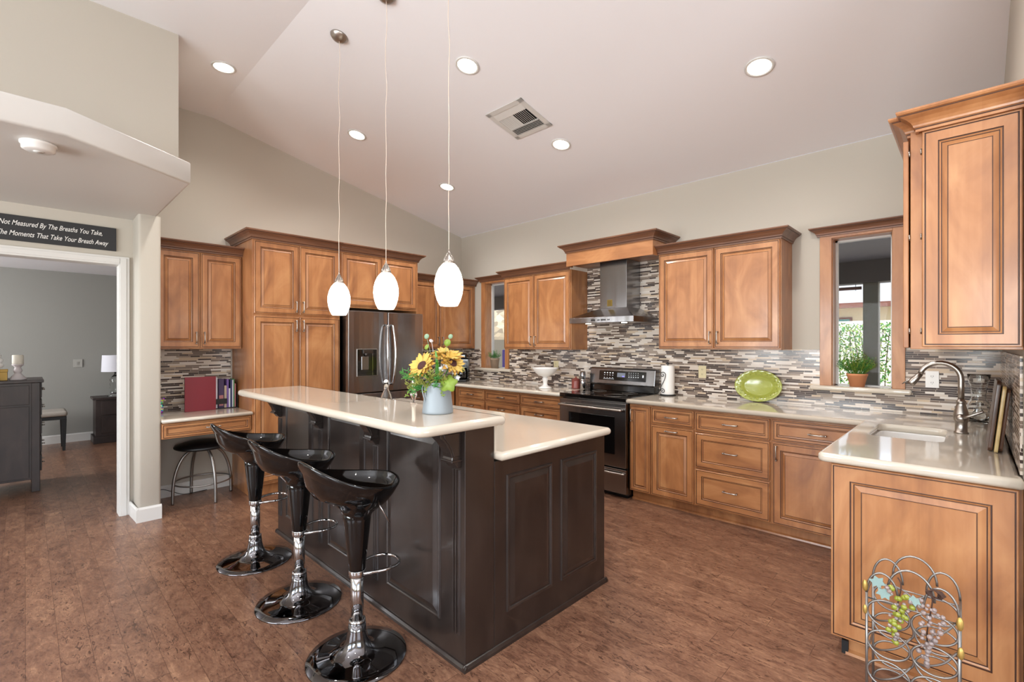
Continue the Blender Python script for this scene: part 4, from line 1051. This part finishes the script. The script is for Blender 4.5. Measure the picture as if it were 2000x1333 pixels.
# ------------------------------------------------------------------ sunflower pitcher
VX, VY, VZ = 3.508, -3.055, 1.0885
t = thing('flower_pitcher', 'galvanised grey-blue pitcher on the bar top holding sunflowers', 'pitcher', (VX, VY, VZ))
MB().lathe([(.0001, .003), (.072, .0), (.0735, .004), (.0725, .012), (.060, .125), (.056, .142), (.058, .146), (.054, .145), (.054, .135), (.068, .015), (.0001, .010)], n=40, cap=False).build('body', 'galv', t)
rdir = Vector((.717, .697, 0)); cdir = Vector((.40, -.92, 0)).normalized()
sdv = (cdir * 1.0 - rdir * .9).normalized()
pts = [sdv * .058 + Vector((0, 0, .142)), sdv * .074 + Vector((0, 0, .125)), sdv * .078 + rdir * .008 + Vector((0, 0, .09)), sdv * .076 + rdir * .018 + Vector((0, 0, .05)), sdv * .072 + rdir * .024 + Vector((0, 0, .022))]
mb = MB(); mb.tube(smooth_path([p + rdir * .006 for p in pts], 4), .0028, 6); mb.tube(smooth_path([p - rdir * .006 for p in pts], 4), .0028, 6); mb.build('handle', 'galv', t)

UP = Vector((0, 0, 1))
def sunflower(c, facing, R, label, seed, mt=('petal', 'petalo')):
    rnd = random.Random(seed); f = Vector(facing).normalized(); u = f.cross(UP).normalized(); v = u.cross(f).normalized(); c = Vector(c)
    t = thing('sunflower', label, 'flower', (VX, VY, VZ), 0, None)
    mb = MB(); mb.tube(smooth_path([(0, 0, .02), (c.x * .3, c.y * .3, c.z * .6), c - f * .012], 4), .0032, 6); mb.build('stem', 'leaf', t)
    for lay, (m_, k, off) in enumerate(((mt[1], 15, 0), (mt[0], 17, .2))):
        mb = MB()
        for i in range(k):
            a = 2 * PI * i / k + off + rnd.uniform(-.08, .08); L_ = R * rnd.uniform(.85, 1.1) * (1 if lay == 0 else .9); w_ = R * .17
            d = u * math.cos(a) + v * math.sin(a); s_ = f.cross(d); r0 = R * .25
            curl = rnd.uniform(-.15, .45) + lay * .25; P = []
            for q, wf in ((0, .5), (.35, 1.0), (.7, .8), (1, .05)):
                pc = c + d * (r0 + (L_ - r0) * q) + f * (curl * R * .6 * q * (1 - .4 * q) + lay * .004)
                P += [pc - s_ * w_ * wf, pc + f * (-.003) , pc + s_ * w_ * wf]
            mb.add(P, [(3 * j + e_, 3 * j + e_ + 1, 3 * j + e_ + 4, 3 * j + e_ + 3) for j in range(3) for e_ in (0, 1)], 0, True)
        mb.build('petals', m_, t, fix=False)
    mb = MB(); 
    prof = [(R * .33, -.004), (R * .34, .004), (R * .25, .011), (R * .10, .009), (.0001, .007)]
    Mx = Matrix((u, v, f)).transposed().to_4x4(); Mx.translation = c; mb.T = Mx; mb.lathe(prof, n=20); mb.build('seed_head', 'seed', t)
    return t
# camera-facing directions in the scene: toward camera = cdir, screen right = rdir
def S(r, c_, z): return rdir * r + cdir * c_ + UP * z
sunflower(S(-.055, .035, .225), S(-.25, .75, .62), .075, 'yellow sunflower with dark centre on the left of the bouquet', 1)
sunflower(S(.045, .0, .268), S(.25, .35, .9), .078, 'yellow sunflower at the upper right of the bouquet', 2)
sunflower(S(.082, .025, .238), S(.75, .55, .45), .068, 'yellow sunflower facing right at the right edge of the bouquet', 6)
sunflower(S(-.005, -.035, .262), S(-.1, -.2, 1), .070, 'yellow sunflower at the back of the bouquet', 3)
def blade(pts, w_, label, m='blade'):
    mb = MB(); P = smooth_path(pts, 6); n = len(P); vs = []
    for i, p in enumerate(P):
        q = i / (n - 1); ww = w_ * (math.sin(PI * min(1, .12 + q * .88)) ** .6); tdir = (P[min(i + 1, n - 1)] - P[max(i - 1, 0)]).normalized(); sd = tdir.cross(cdir).normalized()
        vs += [p - sd * ww, p - cdir * .002, p + sd * ww]
    mb.add(vs, [(3 * j + e_, 3 * j + e_ + 1, 3 * j + e_ + 4, 3 * j + e_ + 3) for j in range(n - 1) for e_ in (0, 1)], 0, True)
    return tag(mb.build('grass_blade', m, None, (VX, VY, VZ), fix=False), label, 'leaf')
blade([S(.005, .0, .06), S(.018, .045, .16), S(.022, .05, .23), S(.012, .045, .30)], .010, 'upright bright green blade in front of the sunflowers')
blade([S(.0, .02, .10), S(-.02, .065, .175), S(-.07, .07, .185), S(-.115, .06, .172)], .007, 'bright green blade arching left below the left sunflower')
blade([S(.0, .0, .08), S(-.08, .03, .17), S(-.135, .02, .175), S(-.165, .02, .158)], .003, 'thin pale blade sticking out at far left of the bouquet', 'fern')
def sprig(seed, base, tip, label, m, n=26, ll=.022, sc=1.0):
    rnd = random.Random(seed); mb = MB(); b = Vector(base); tp = Vector(tip); mid = (b + tp) / 2 + UP * .015
    P = smooth_path([b, mid, tp], 6); mb.tube(P, .0014, 4)
    for k in range(n):
        q = P[min(len(P) - 1, int(rnd.uniform(.25, 1) * len(P)))]; d = (tp - b).normalized() * .6 + Vector((rnd.uniform(-1, 1), rnd.uniform(-1, 1), rnd.uniform(-.6, 1))); d.normalize()
        L_ = ll * rnd.uniform(.6, 1.3); e_ = q + d * L_; mb.tube([q, q + d * L_ * .5, e_], [.0009, .0026 * sc, .0012], 4)
    return tag(mb.build('fern_sprig', m, None, (VX, VY, VZ), fix=False), label, 'foliage', 'fern sprigs in the pitcher')
lb = 'yellow-green fern sprig spreading from the pitcher below the sunflowers'
for k, (r_, c_, z_) in enumerate(((-.125, .03, .20), (-.14, .02, .165), (-.115, .05, .135), (-.085, .07, .115), (-.05, .085, .15), (-.01, .09, .17), (.04, .085, .17), (.07, .07, .165), (.10, .03, .17), (.03, .09, .13), (-.03, .05, .19), (-.13, .0, .11), (-.10, .08, .17), (-.07, .09, .18), (.015, .10, .20), (-.14, .05, .19), (.06, .09, .20), (.12, .02, .20), (-.09, .06, .10))):
    sprig(20 + k, S(r_ * .25, c_ * .3, .10), S(r_, c_, z_), lb, 'fern' if k % 3 else 'leaf', 30)
for k, (r_, z_, lab) in enumerate(((.055, .09, 'trailing green tendril hanging over the pitcher front at right'), (-.02, .11, 'short green tendril hanging over the pitcher front near its handle'), (-.10, .085, 'green tendril hanging beside the pitcher at left'))):
    o = sprig(50 + k, S(r_ * .6, .05, .145), S(r_ * 1.1, .075, z_), lab, 'leafl', 14, .012); o['label'] = lab; del o['group']
def roundleaf(c, nrm, R, name, label, m, cat='leaf', lobes=0):
    c = Vector(c); f = Vector(nrm).normalized(); u = f.cross(UP).normalized(); v = u.cross(f); n = 30; vs = [c + f * .004]
    for i in range(n):
        a = 2 * PI * i / n; r_ = R * (1 + (.18 * math.sin(a * lobes) if lobes else 0)); vs.append(c + u * r_ * math.cos(a) + v * r_ * math.sin(a) - f * .003)
    vs += [p - f * .0012 for p in vs]; m_ = n + 1
    fs = [(0, 1 + i, 1 + (i + 1) % n) for i in range(n)] + [(m_, m_ + 1 + (i + 1) % n, m_ + 1 + i) for i in range(n)] + [(1 + i, m_ + 1 + i, m_ + 1 + (i + 1) % n, 1 + (i + 1) % n) for i in range(n)]
    mb = MB(); mb.add(vs, fs, 0, True)
    mb.tube(smooth_path([c - f * .001, (c.x * .6, c.y * .6, c.z * .75), (c.x * .1, c.y * .1, .08)], 4), .0012, 5)
    return tag(mb.build(name, m, None, (VX, VY, VZ)), label, cat)
roundleaf(S(.085, .07, .145), S(.2, 1, .35), .038, 'broad_leaf', 'broad bright green leaf drooping over the right side of the pitcher', 'leafl', lobes=5)
roundleaf(S(.045, .0, .335), S(.1, 1, .2), .017, 'round_leaf', 'round yellow-green leaf above the right sunflower', 'leafl')
roundleaf(S(-.055, .0, .315), S(-.4, 1, .6), .014, 'round_leaf', 'small yellow-green leaf above the left sunflower', 'leafl')
roundleaf(S(-.06, -.01, .365), S(0, 1, .3), .013, 'eucalyptus_leaf', 'round grey-green eucalyptus leaf at the upper left of the bouquet', 'euca')
roundleaf(S(.05, -.02, .365), S(0, 1, .3), .012, 'eucalyptus_leaf', 'round grey-green eucalyptus leaf at the top right of the bouquet', 'euca')
roundleaf(S(-.035, -.01, .345), S(.6, .6, .5), .010, 'eucalyptus_leaf', 'small silvery eucalyptus leaf near the top left of the bouquet', 'ceramic')
for k, (r_, c_, z_, lab) in enumerate(((.052, .07, .215, 'white filler blossom left of centre right under the right sunflower'), (.068, .06, .228, 'white filler blossom directly below the right sunflower'), (.10, .04, .200, 'white filler blossom at the right edge of the bouquet'), (.112, .045, .170, 'lowest white filler blossom at the right edge of the bouquet'))):
    roundleaf(S(r_, c_, z_), S(.2, 1, .5), .014, 'white_blossom', lab, 'blossom', 'flower', lobes=5)

# ------------------------------------------------------------------ wine rack
t = thing('wine_rack', 'grey metal scrollwork wine rack in front of the peninsula end panel', 'wine rack', (5.178, -2.20, 0))
HW, FZ, BY = .128, .475, .16
for sx in (-1, 1):
    for yy in (0, BY): MB().tube([(sx * HW, yy, 0), (sx * HW, yy, FZ)], .0045, 8).build('upright', 'grey', t)
for yy in (0, BY):
    mb = MB()
    for (a, b, zt_) in ((-HW, -.035, .085), (-.065, .065, .09), (.035, HW, .085)):
        c, r_ = (a + b) / 2, (b - a) / 2; z_ = FZ if a == -HW or b == HW else FZ + .03
        mb.tube([(c + r_ * math.cos(PI * k / 16), yy, z_ + zt_ * math.sin(PI * k / 16)) for k in range(17)], .004, 8)
    mb.tube([(-HW, yy, FZ - .02), (HW, yy, FZ - .02)], .003, 8)
    mb.build('arched_top', 'grey', t)
for row in range(4):
    for sx in (-1, 1):
        c = sx * .064; z_ = .075 + row * .112
        pts = []
        for k in range(32):
            a = 2 * PI * k / 32; pts.append((c + .062 * math.cos(a), .0, z_ + .050 * math.sin(a)))
        MB().tube(pts, .0038, 8, True).build('bottle_ring', 'grey', t)
        MB().tube([(p[0], BY, p[2]) for p in pts], .0038, 8, True).build('bottle_ring', 'grey', t)
        MB().tube(smooth_path([(c - .055, 0, z_ - .02), (c - .03, BY * .3, z_ - .052), (c + .02, BY * .65, z_ - .048), (c + .055, BY, z_ - .02)], 6), .0038, 8).build('cradle', 'grey', t)
for sx in (-1, 1):
    for z_ in (.02, .25, FZ): MB().tube([(sx * HW, 0, z_), (sx * HW, BY, z_)], .0035, 8).build('side_bar', 'grey', t)
M['brass'] = mat('gold_leaf', (196, 164, 92), .4, .7)
for (x, y_, z_, s_) in ((-HW - .004, 0, .50, .022), (-HW - .004, 0, .41, .018), (HW + .002, 0, .46, .024), (HW + .004, 0, .36, .022)):
    mb = MB(); mb.sphere((x, y_ - .006, z_), s_, 12, 0, (.42, .3, 1)); mb.build('leaf_ornament', 'brass', t)
# bead grape clusters hanging on the rack
M['beadg'] = mat('bead_lime', (140, 146, 48), .25, coat=.3); M['beadc'] = mat('bead_clear', (204, 186, 182), .06, coat=.6, trans=.6); M['frost'] = mat('frosted_glass_leaf', (140, 166, 162), .4); M['twig'] = mat('twig', (74, 50, 40), .8)
def leafshape(mb, c, R, rot):
    vs = []; k = [(0, 1), (.35, .55), (.9, .6), (.65, .1), (.8, -.45), (.3, -.35), (0, -.8), (-.3, -.35), (-.8, -.45), (-.65, .1), (-.9, .6), (-.35, .55)]
    for d in (0, .004):
        for x, z in k: vs.append((c[0] + R * (x * math.cos(rot) - z * math.sin(rot)), c[1] - d, c[2] + R * (x * math.sin(rot) + z * math.cos(rot))))
    n = len(k); mb.add(vs, [tuple(range(n)), tuple(reversed(range(n, 2 * n)))] + [(i, (i + 1) % n, n + (i + 1) % n, n + i) for i in range(n)])
def cluster(loc, label, pts_n, lime, drop, wid, seed, leaves):
    rnd = random.Random(seed); t = thing('bead_grape_cluster', label, 'ornament', loc)
    me = {}
    MB().tube(smooth_path([(0, 0, .03), (.01, -.004, 0), (-.004, -.004, -drop * .5), (0, -.004, -drop)], 4), .0022, 6).build('wire_stem', 'twig', t)
    for k in range(pts_n):
        q = (k + .5) / pts_n; w_ = wid * (1 - q) ** .6; x = rnd.uniform(-w_, w_) + .012 * math.sin(q * 6); z = -q * drop + rnd.uniform(-.006, .006)
        isl = rnd.random() < lime; key = 'beadg' if isl else 'beadc'
        if key not in me:
            o = MB().sphere((0, 0, 0), .0095 if isl else .0085, 12, 0, (1, .7 if isl else 1, 1)).build('bead', key, t); me[key] = o
        else: o = me[key].copy(); COL.objects.link(o); o.parent = t
        o.location = (x, -.012 - rnd.uniform(0, .016), z)
        if not isl: sc_ = rnd.uniform(.6, 1.05); o.scale = (sc_,) * 3
    for (lx, lz, R, ro) in leaves:
        mb = MB(); leafshape(mb, (lx, -.022, lz), R, ro); mb.build('glass_leaf', 'frost', t)
    return t
cluster((5.143, -2.212, .535), 'cluster of lime and clear glass grape beads with pale leaves hanging on the wine rack', 46, .5, .20, .036, 4, ((-.055, .0, .026, .4), (-.038, -.035, .026, -.3), (.048, -.03, .022, .2)))
cluster((5.228, -2.212, .515), 'cluster of pinkish clear glass grape beads hanging on the right of the wine rack', 58, 0, .225, .04, 8, ())
t = MB()
rnd = random.Random(3)
pts = [(5.245 + .028 * math.cos(k * .9) * (1 - k / 60), -2.222 + .008 * math.sin(k * 1.7), .545 + .014 * math.sin(k * .9)) for k in range(44)]
t.tube(pts, .0022, 6); tag(t.build('twig_coil', 'twig'), 'coil of dark brown twigs at the top right of the wine rack', 'ornament')

# ------------------------------------------------------------------ bedroom seen through the doorway
t = thing('dresser', 'dark brown wood dresser just inside the bedroom doorway', 'dresser', (0, 0, 0))
MB().box(-1.62, -1.10, -5.30, -4.325, .12, 1.045).build('body', 'dkwood', t, bevel=.003)
MB().box(-1.64, -1.08, -5.33, -4.300, 1.045, 1.072).build('top', 'dkwood', t, bevel=.004)
for y_ in (-4.325, -5.30):
    for x_ in (-1.62, -1.15): MB().box(x_, x_ + .055, y_ - (.06 if y_ > -5 else -.06), y_, 0, 1.045 if y_ > -5 else .12).build('leg', 'dkwood', t, bevel=.004)
MB().box(-1.095, -1.088, -5.24, -4.40, .84, 1.02).build('side_panel', 'dkwood', t, bevel=.002)
MB().box(-1.095, -1.088, -5.24, -4.40, .14, .82).build('side_panel', 'dkwood', t, bevel=.002)
for r_, z_ in enumerate((.97, .80, .62, .44, .26)):
    dr = MB().box(-1.55, -1.16, -4.325, -4.312, z_ - .075, z_ + .075).build('drawer', 'dkwood', t, bevel=.003)
    for k in range(2): MB().tube([(-1.42 + k * .2, -4.312, z_), (-1.42 + k * .2, -4.29, z_)], .006, 8).build('knob', 'nickel', dr)
t = thing('pillar_candle_holder', 'turned pale candle holder with ivory pillar candle on the dresser', 'candle holder', (-1.22, -4.475, 1.0725))
MB().lathe([(.062, 0), (.062, .012), (.052, .018), (.05, .026), (.030, .05), (.022, .065), (.028, .075), (.032, .09), (.026, .105), (.021, .115), (.026, .128), (.040, .140), (.042, .150), (.0001, .151)], n=28).build('holder', 'ceramic', t)
MB().lathe([(.038, .151), (.040, .156), (.040, .232), (.036, .238), (.028, .234), (.0001, .231)], n=24).build('candle', 'candle', t)
t = thing('gift_box', 'small gold box on the dresser beside the candle', 'box', (-1.20, -4.572, 1.0725))
MB().box(-.04, .04, -.03, .03, 0, .08).build('body', 'gold', t, bevel=.002); MB().box(-.043, .043, -.033, .033, .08, .105).build('lid', 'gold', t, bevel=.002)
t = thing('flower_figurine', 'white sculpted flower ornament at the left edge on the dresser', 'ornament', (-1.10, -4.64, 1.0725))
MB().lathe([(.05, 0), (.05, .02), (.03, .04), (.02, .10)], n=20).build('foot', 'white', t)
mb = MB()
for k in range(9):
    a = 2 * PI * k / 9; mb.sphere((.028 * math.cos(a), .045 * math.sin(a), .19 + .05 * math.sin(k * 2.1)), .034, 12, 0, (.7, 1, .8))
mb.sphere((0, 0, .13), .05, 14); mb.build('petals', 'white', t)
t = thing('bench', 'low upholstered bench with patterned seat and black tapered legs in the bedroom', 'bench', (-3.50, -4.30, 0))
slab(rrect(-.22, .22, -.27, .27, .03), .455, .525, .03, 4).build('seat', 'fabric', t)
MB().box(-.21, .21, -.26, .26, .415, .454).build('apron', 'blackm', t, bevel=.003)
for sx in (-1, 1):
    for sy in (-1, 1):
        mb = MB(); x, y_ = sx * .185, sy * .235
        mb.add([(x - .014, y_ - .014, 0), (x + .014, y_ - .014, 0), (x + .014, y_ + .014, 0), (x - .014, y_ + .014, 0), (x - .026, y_ - .026, .415), (x + .026, y_ - .026, .415), (x + .026, y_ + .026, .415), (x - .026, y_ + .026, .415)],
               [(0, 3, 2, 1), (4, 5, 6, 7), (0, 1, 5, 4), (1, 2, 6, 5), (2, 3, 7, 6), (3, 0, 4, 7)]); mb.build('leg', 'blackm', t)
t = thing('nightstand', 'dark two-drawer nightstand against the bedroom wall', 'nightstand', (-3.72, -3.42, 0))
MB().box(-.20, .17, -.31, .31, .10, .62).build('body', 'dkwood', t, bevel=.003); MB().box(-.22, .19, -.34, .34, .62, .65).build('top', 'dkwood', t, bevel=.004)
mb = MB(); mb.box(-.21, .185, -.335, .335, .0, .10); mb.build('plinth', 'dkwood', t, bevel=.004)
for z_ in (.36, .59):
    mb = MB(); mb.box(.17, .182, -.25, .25, z_ - .19 if z_ > .5 else z_ - .22, z_); mb.build('drawer', 'dkwood', t, bevel=.004)
t = thing('table_lamp', 'table lamp with white drum shade on the nightstand', 'lamp', (-3.70, -3.50, .651))
MB().lathe([(.09, 0), (.09, .015), (.06, .03), (.065, .06), (.055, .09), (.068, .12), (.055, .15), (.068, .18), (.055, .21), (.066, .24), (.05, .27), (.03, .30), (.012, .32), (.012, .36)], n=28).build('glass_base', 'glass', t)
MB().lathe([(.16, .36), (.15, .60)], n=36, cap=False).build('lamp_shade', mat('linen_shade', (232, 232, 240), .8), t)
MB().lathe([(.005, .32), (.005, .56)], n=8).build('pole', 'nickel', t)

# ------------------------------------------------------------------ outside the windows
struct(MB().box(-22, 18, .15, 26, -.12, -.05).build('patio_ground', 'concrete'))
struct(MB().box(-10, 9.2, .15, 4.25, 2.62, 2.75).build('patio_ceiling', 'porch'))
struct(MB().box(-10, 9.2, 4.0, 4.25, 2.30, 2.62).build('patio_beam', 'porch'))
def post(x0, x1, y0, y1, label):
    t = thing('patio_post', label, 'post', ((x0 + x1) / 2, (y0 + y1) / 2, -.05)); a, b = (x1 - x0) / 2, (y1 - y0) / 2
    MB().box(-a, a, -b, b, 0, 2.349).build('shaft', 'post', t, bevel=.01); MB().box(-a - .03, a + .03, -b - .03, b + .03, 0, .15).build('plinth', 'post', t, bevel=.01)
post(4.195, 4.375, 4.03, 4.21, 'taupe patio post seen in the middle of the right window')
t = thing('shade_roller', 'rolled patio sun shade hanging under the patio beam', 'sun shade', (0, 0, 0))
MB().tube([(3.2, 4.1, 2.235), (4.17, 4.1, 2.235)], .024, 10).build('roll', 'fascia', t)
for x_ in (3.4, 3.8, 4.1): MB().tube([(x_, 4.1, 2.30), (x_, 4.1, 2.2)], .004, 5).build('cord', 'blackm', t)
t = tag(MB().box(-2, 14, 8.6, 8.8, -.05, 1.93).build('garden_wall', 'blockwall'), 'bright white garden wall behind the hedge', 'wall')
def hedge(name, x0, x1, y0, y1, z0, z1, n, label, mats_, seed, sz=.07):
    rnd = random.Random(seed); root = thing(name, label, 'hedge', ((x0 + x1) / 2, (y0 + y1) / 2, -.05))
    mb = MB(); cx_, cy_ = (x0 + x1) / 2, (y0 + y1) / 2
    for k in range(int((x1 - x0) / .14)):
        x = x0 + .07 + .14 * k - cx_; mb.tube(smooth_path([(x, 0, 0), (x + rnd.uniform(-.05, .05), .03, z0 + .3), (x + rnd.uniform(-.15, .15), 0, z1 - .1)], 3), .009, 5)
    mb.build('branches', 'walnut', root)
    for mi, m_ in enumerate(mats_):
        mb = MB()
        for k in range(n):
            c = Vector((rnd.uniform(x0, x1) - cx_, rnd.uniform(y0, y1) - cy_, z0 + (z1 - z0) * rnd.random() ** .8 + rnd.uniform(-.03, .06)))
            a = Vector((rnd.uniform(-1, 1), rnd.uniform(-1, 1), rnd.uniform(-.8, .9))).normalized() * sz * rnd.uniform(.7, 1.3); b = a.cross(Vector((rnd.uniform(-1, 1), rnd.uniform(-1, 1), rnd.uniform(-1, 1)))).normalized() * sz * .22
            mb.add([c, c + a * .5 + b, c + a, c + a * .5 - b], [(0, 1, 2, 3)])
        o = mb.build('foliage', m_, root, fix=False); o['kind'] = 'stuff'
hedge('hedge', 2.6, 5.2, 7.3, 7.8, .55, 1.85, 2600, 'leafy green hedge in front of the white garden wall outside the right window', ('leaf', 'leafl'), 9)
t = thing('neighbor_house', 'tan neighbouring house with grey shingle roof beyond the garden wall', 'house', (4, 12.5, -.05))
MB().box(-9, 7, 0, 6, 0, 2.52).build('wall', 'stucco', t)
mb = MB(); mb.prism([(-.7, 2.60), (3.5, 4.3), (6.7, 2.60)], 'x', -9.5, 7.5); mb.build('roof', 'roof', t)
MB().box(-9.5, 7.5, -.75, -.68, 2.48, 2.62).build('fascia', 'fascia', t)
wn_ = MB().box(-2.3, -1.2, -.03, 0, 1.5, 2.25).build('window', 'fascia', t); MB().box(-2.24, -1.26, -.035, -.03, 1.56, 2.19).build('pane', mat('far_glass', (90, 140, 130), .1), wn_)
# patio things seen through the left window
t = thing('stone_column', 'tan stone-faced patio wall seen through the left window', 'wall', (-5.6, 6.3, -.05))
mst = mat('ledge_stone', (190, 170, 140), .9); N, L, B = nodes(mst)
vr = N.new('ShaderNodeTexVoronoi'); vr.inputs['Scale'].default_value = 3.2; tc = N.new('ShaderNodeTexCoord'); mp = N.new('ShaderNodeMapping'); mp.inputs['Scale'].default_value = (1, 1, 2.6)
L.new(tc.outputs['Object'], mp.inputs[0]); L.new(mp.outputs[0], vr.inputs['Vector']); sp_ = N.new('ShaderNodeSeparateColor'); L.new(vr.outputs['Color'], sp_.inputs[0]); L.new(ramp(N, L, sp_.outputs[0], [(0, (150, 136, 116)), (.5, (196, 178, 148)), (1, (222, 206, 180))]), B.inputs['Base Color'])
MB().box(-1.6, 1.3, 0, .5, 0, 2.9).build('stone_face', mst, t)
MB().box(-.9, .9, -.03, 0, .3, 1.6).build('shutter', 'post', t); 
t = thing('patio_chair', 'grey patio chair seen through the left window', 'chair', (-3.75, 4.75, -.05), math.radians(20))
MB().box(-.28, .28, -.28, .28, .38, .46).build('seat', 'bk5', t, bevel=.02); MB().box(-.28, .28, .22, .28, .46, 1.3).build('backrest', 'bk3', t, bevel=.02)
for sx in (-1, 1):
    for sy in (-1, 1): MB().tube([(sx * .25, sy * .25, 0), (sx * .24, sy * .24, .38)], .018, 8).build('leg', 'blackm', t)
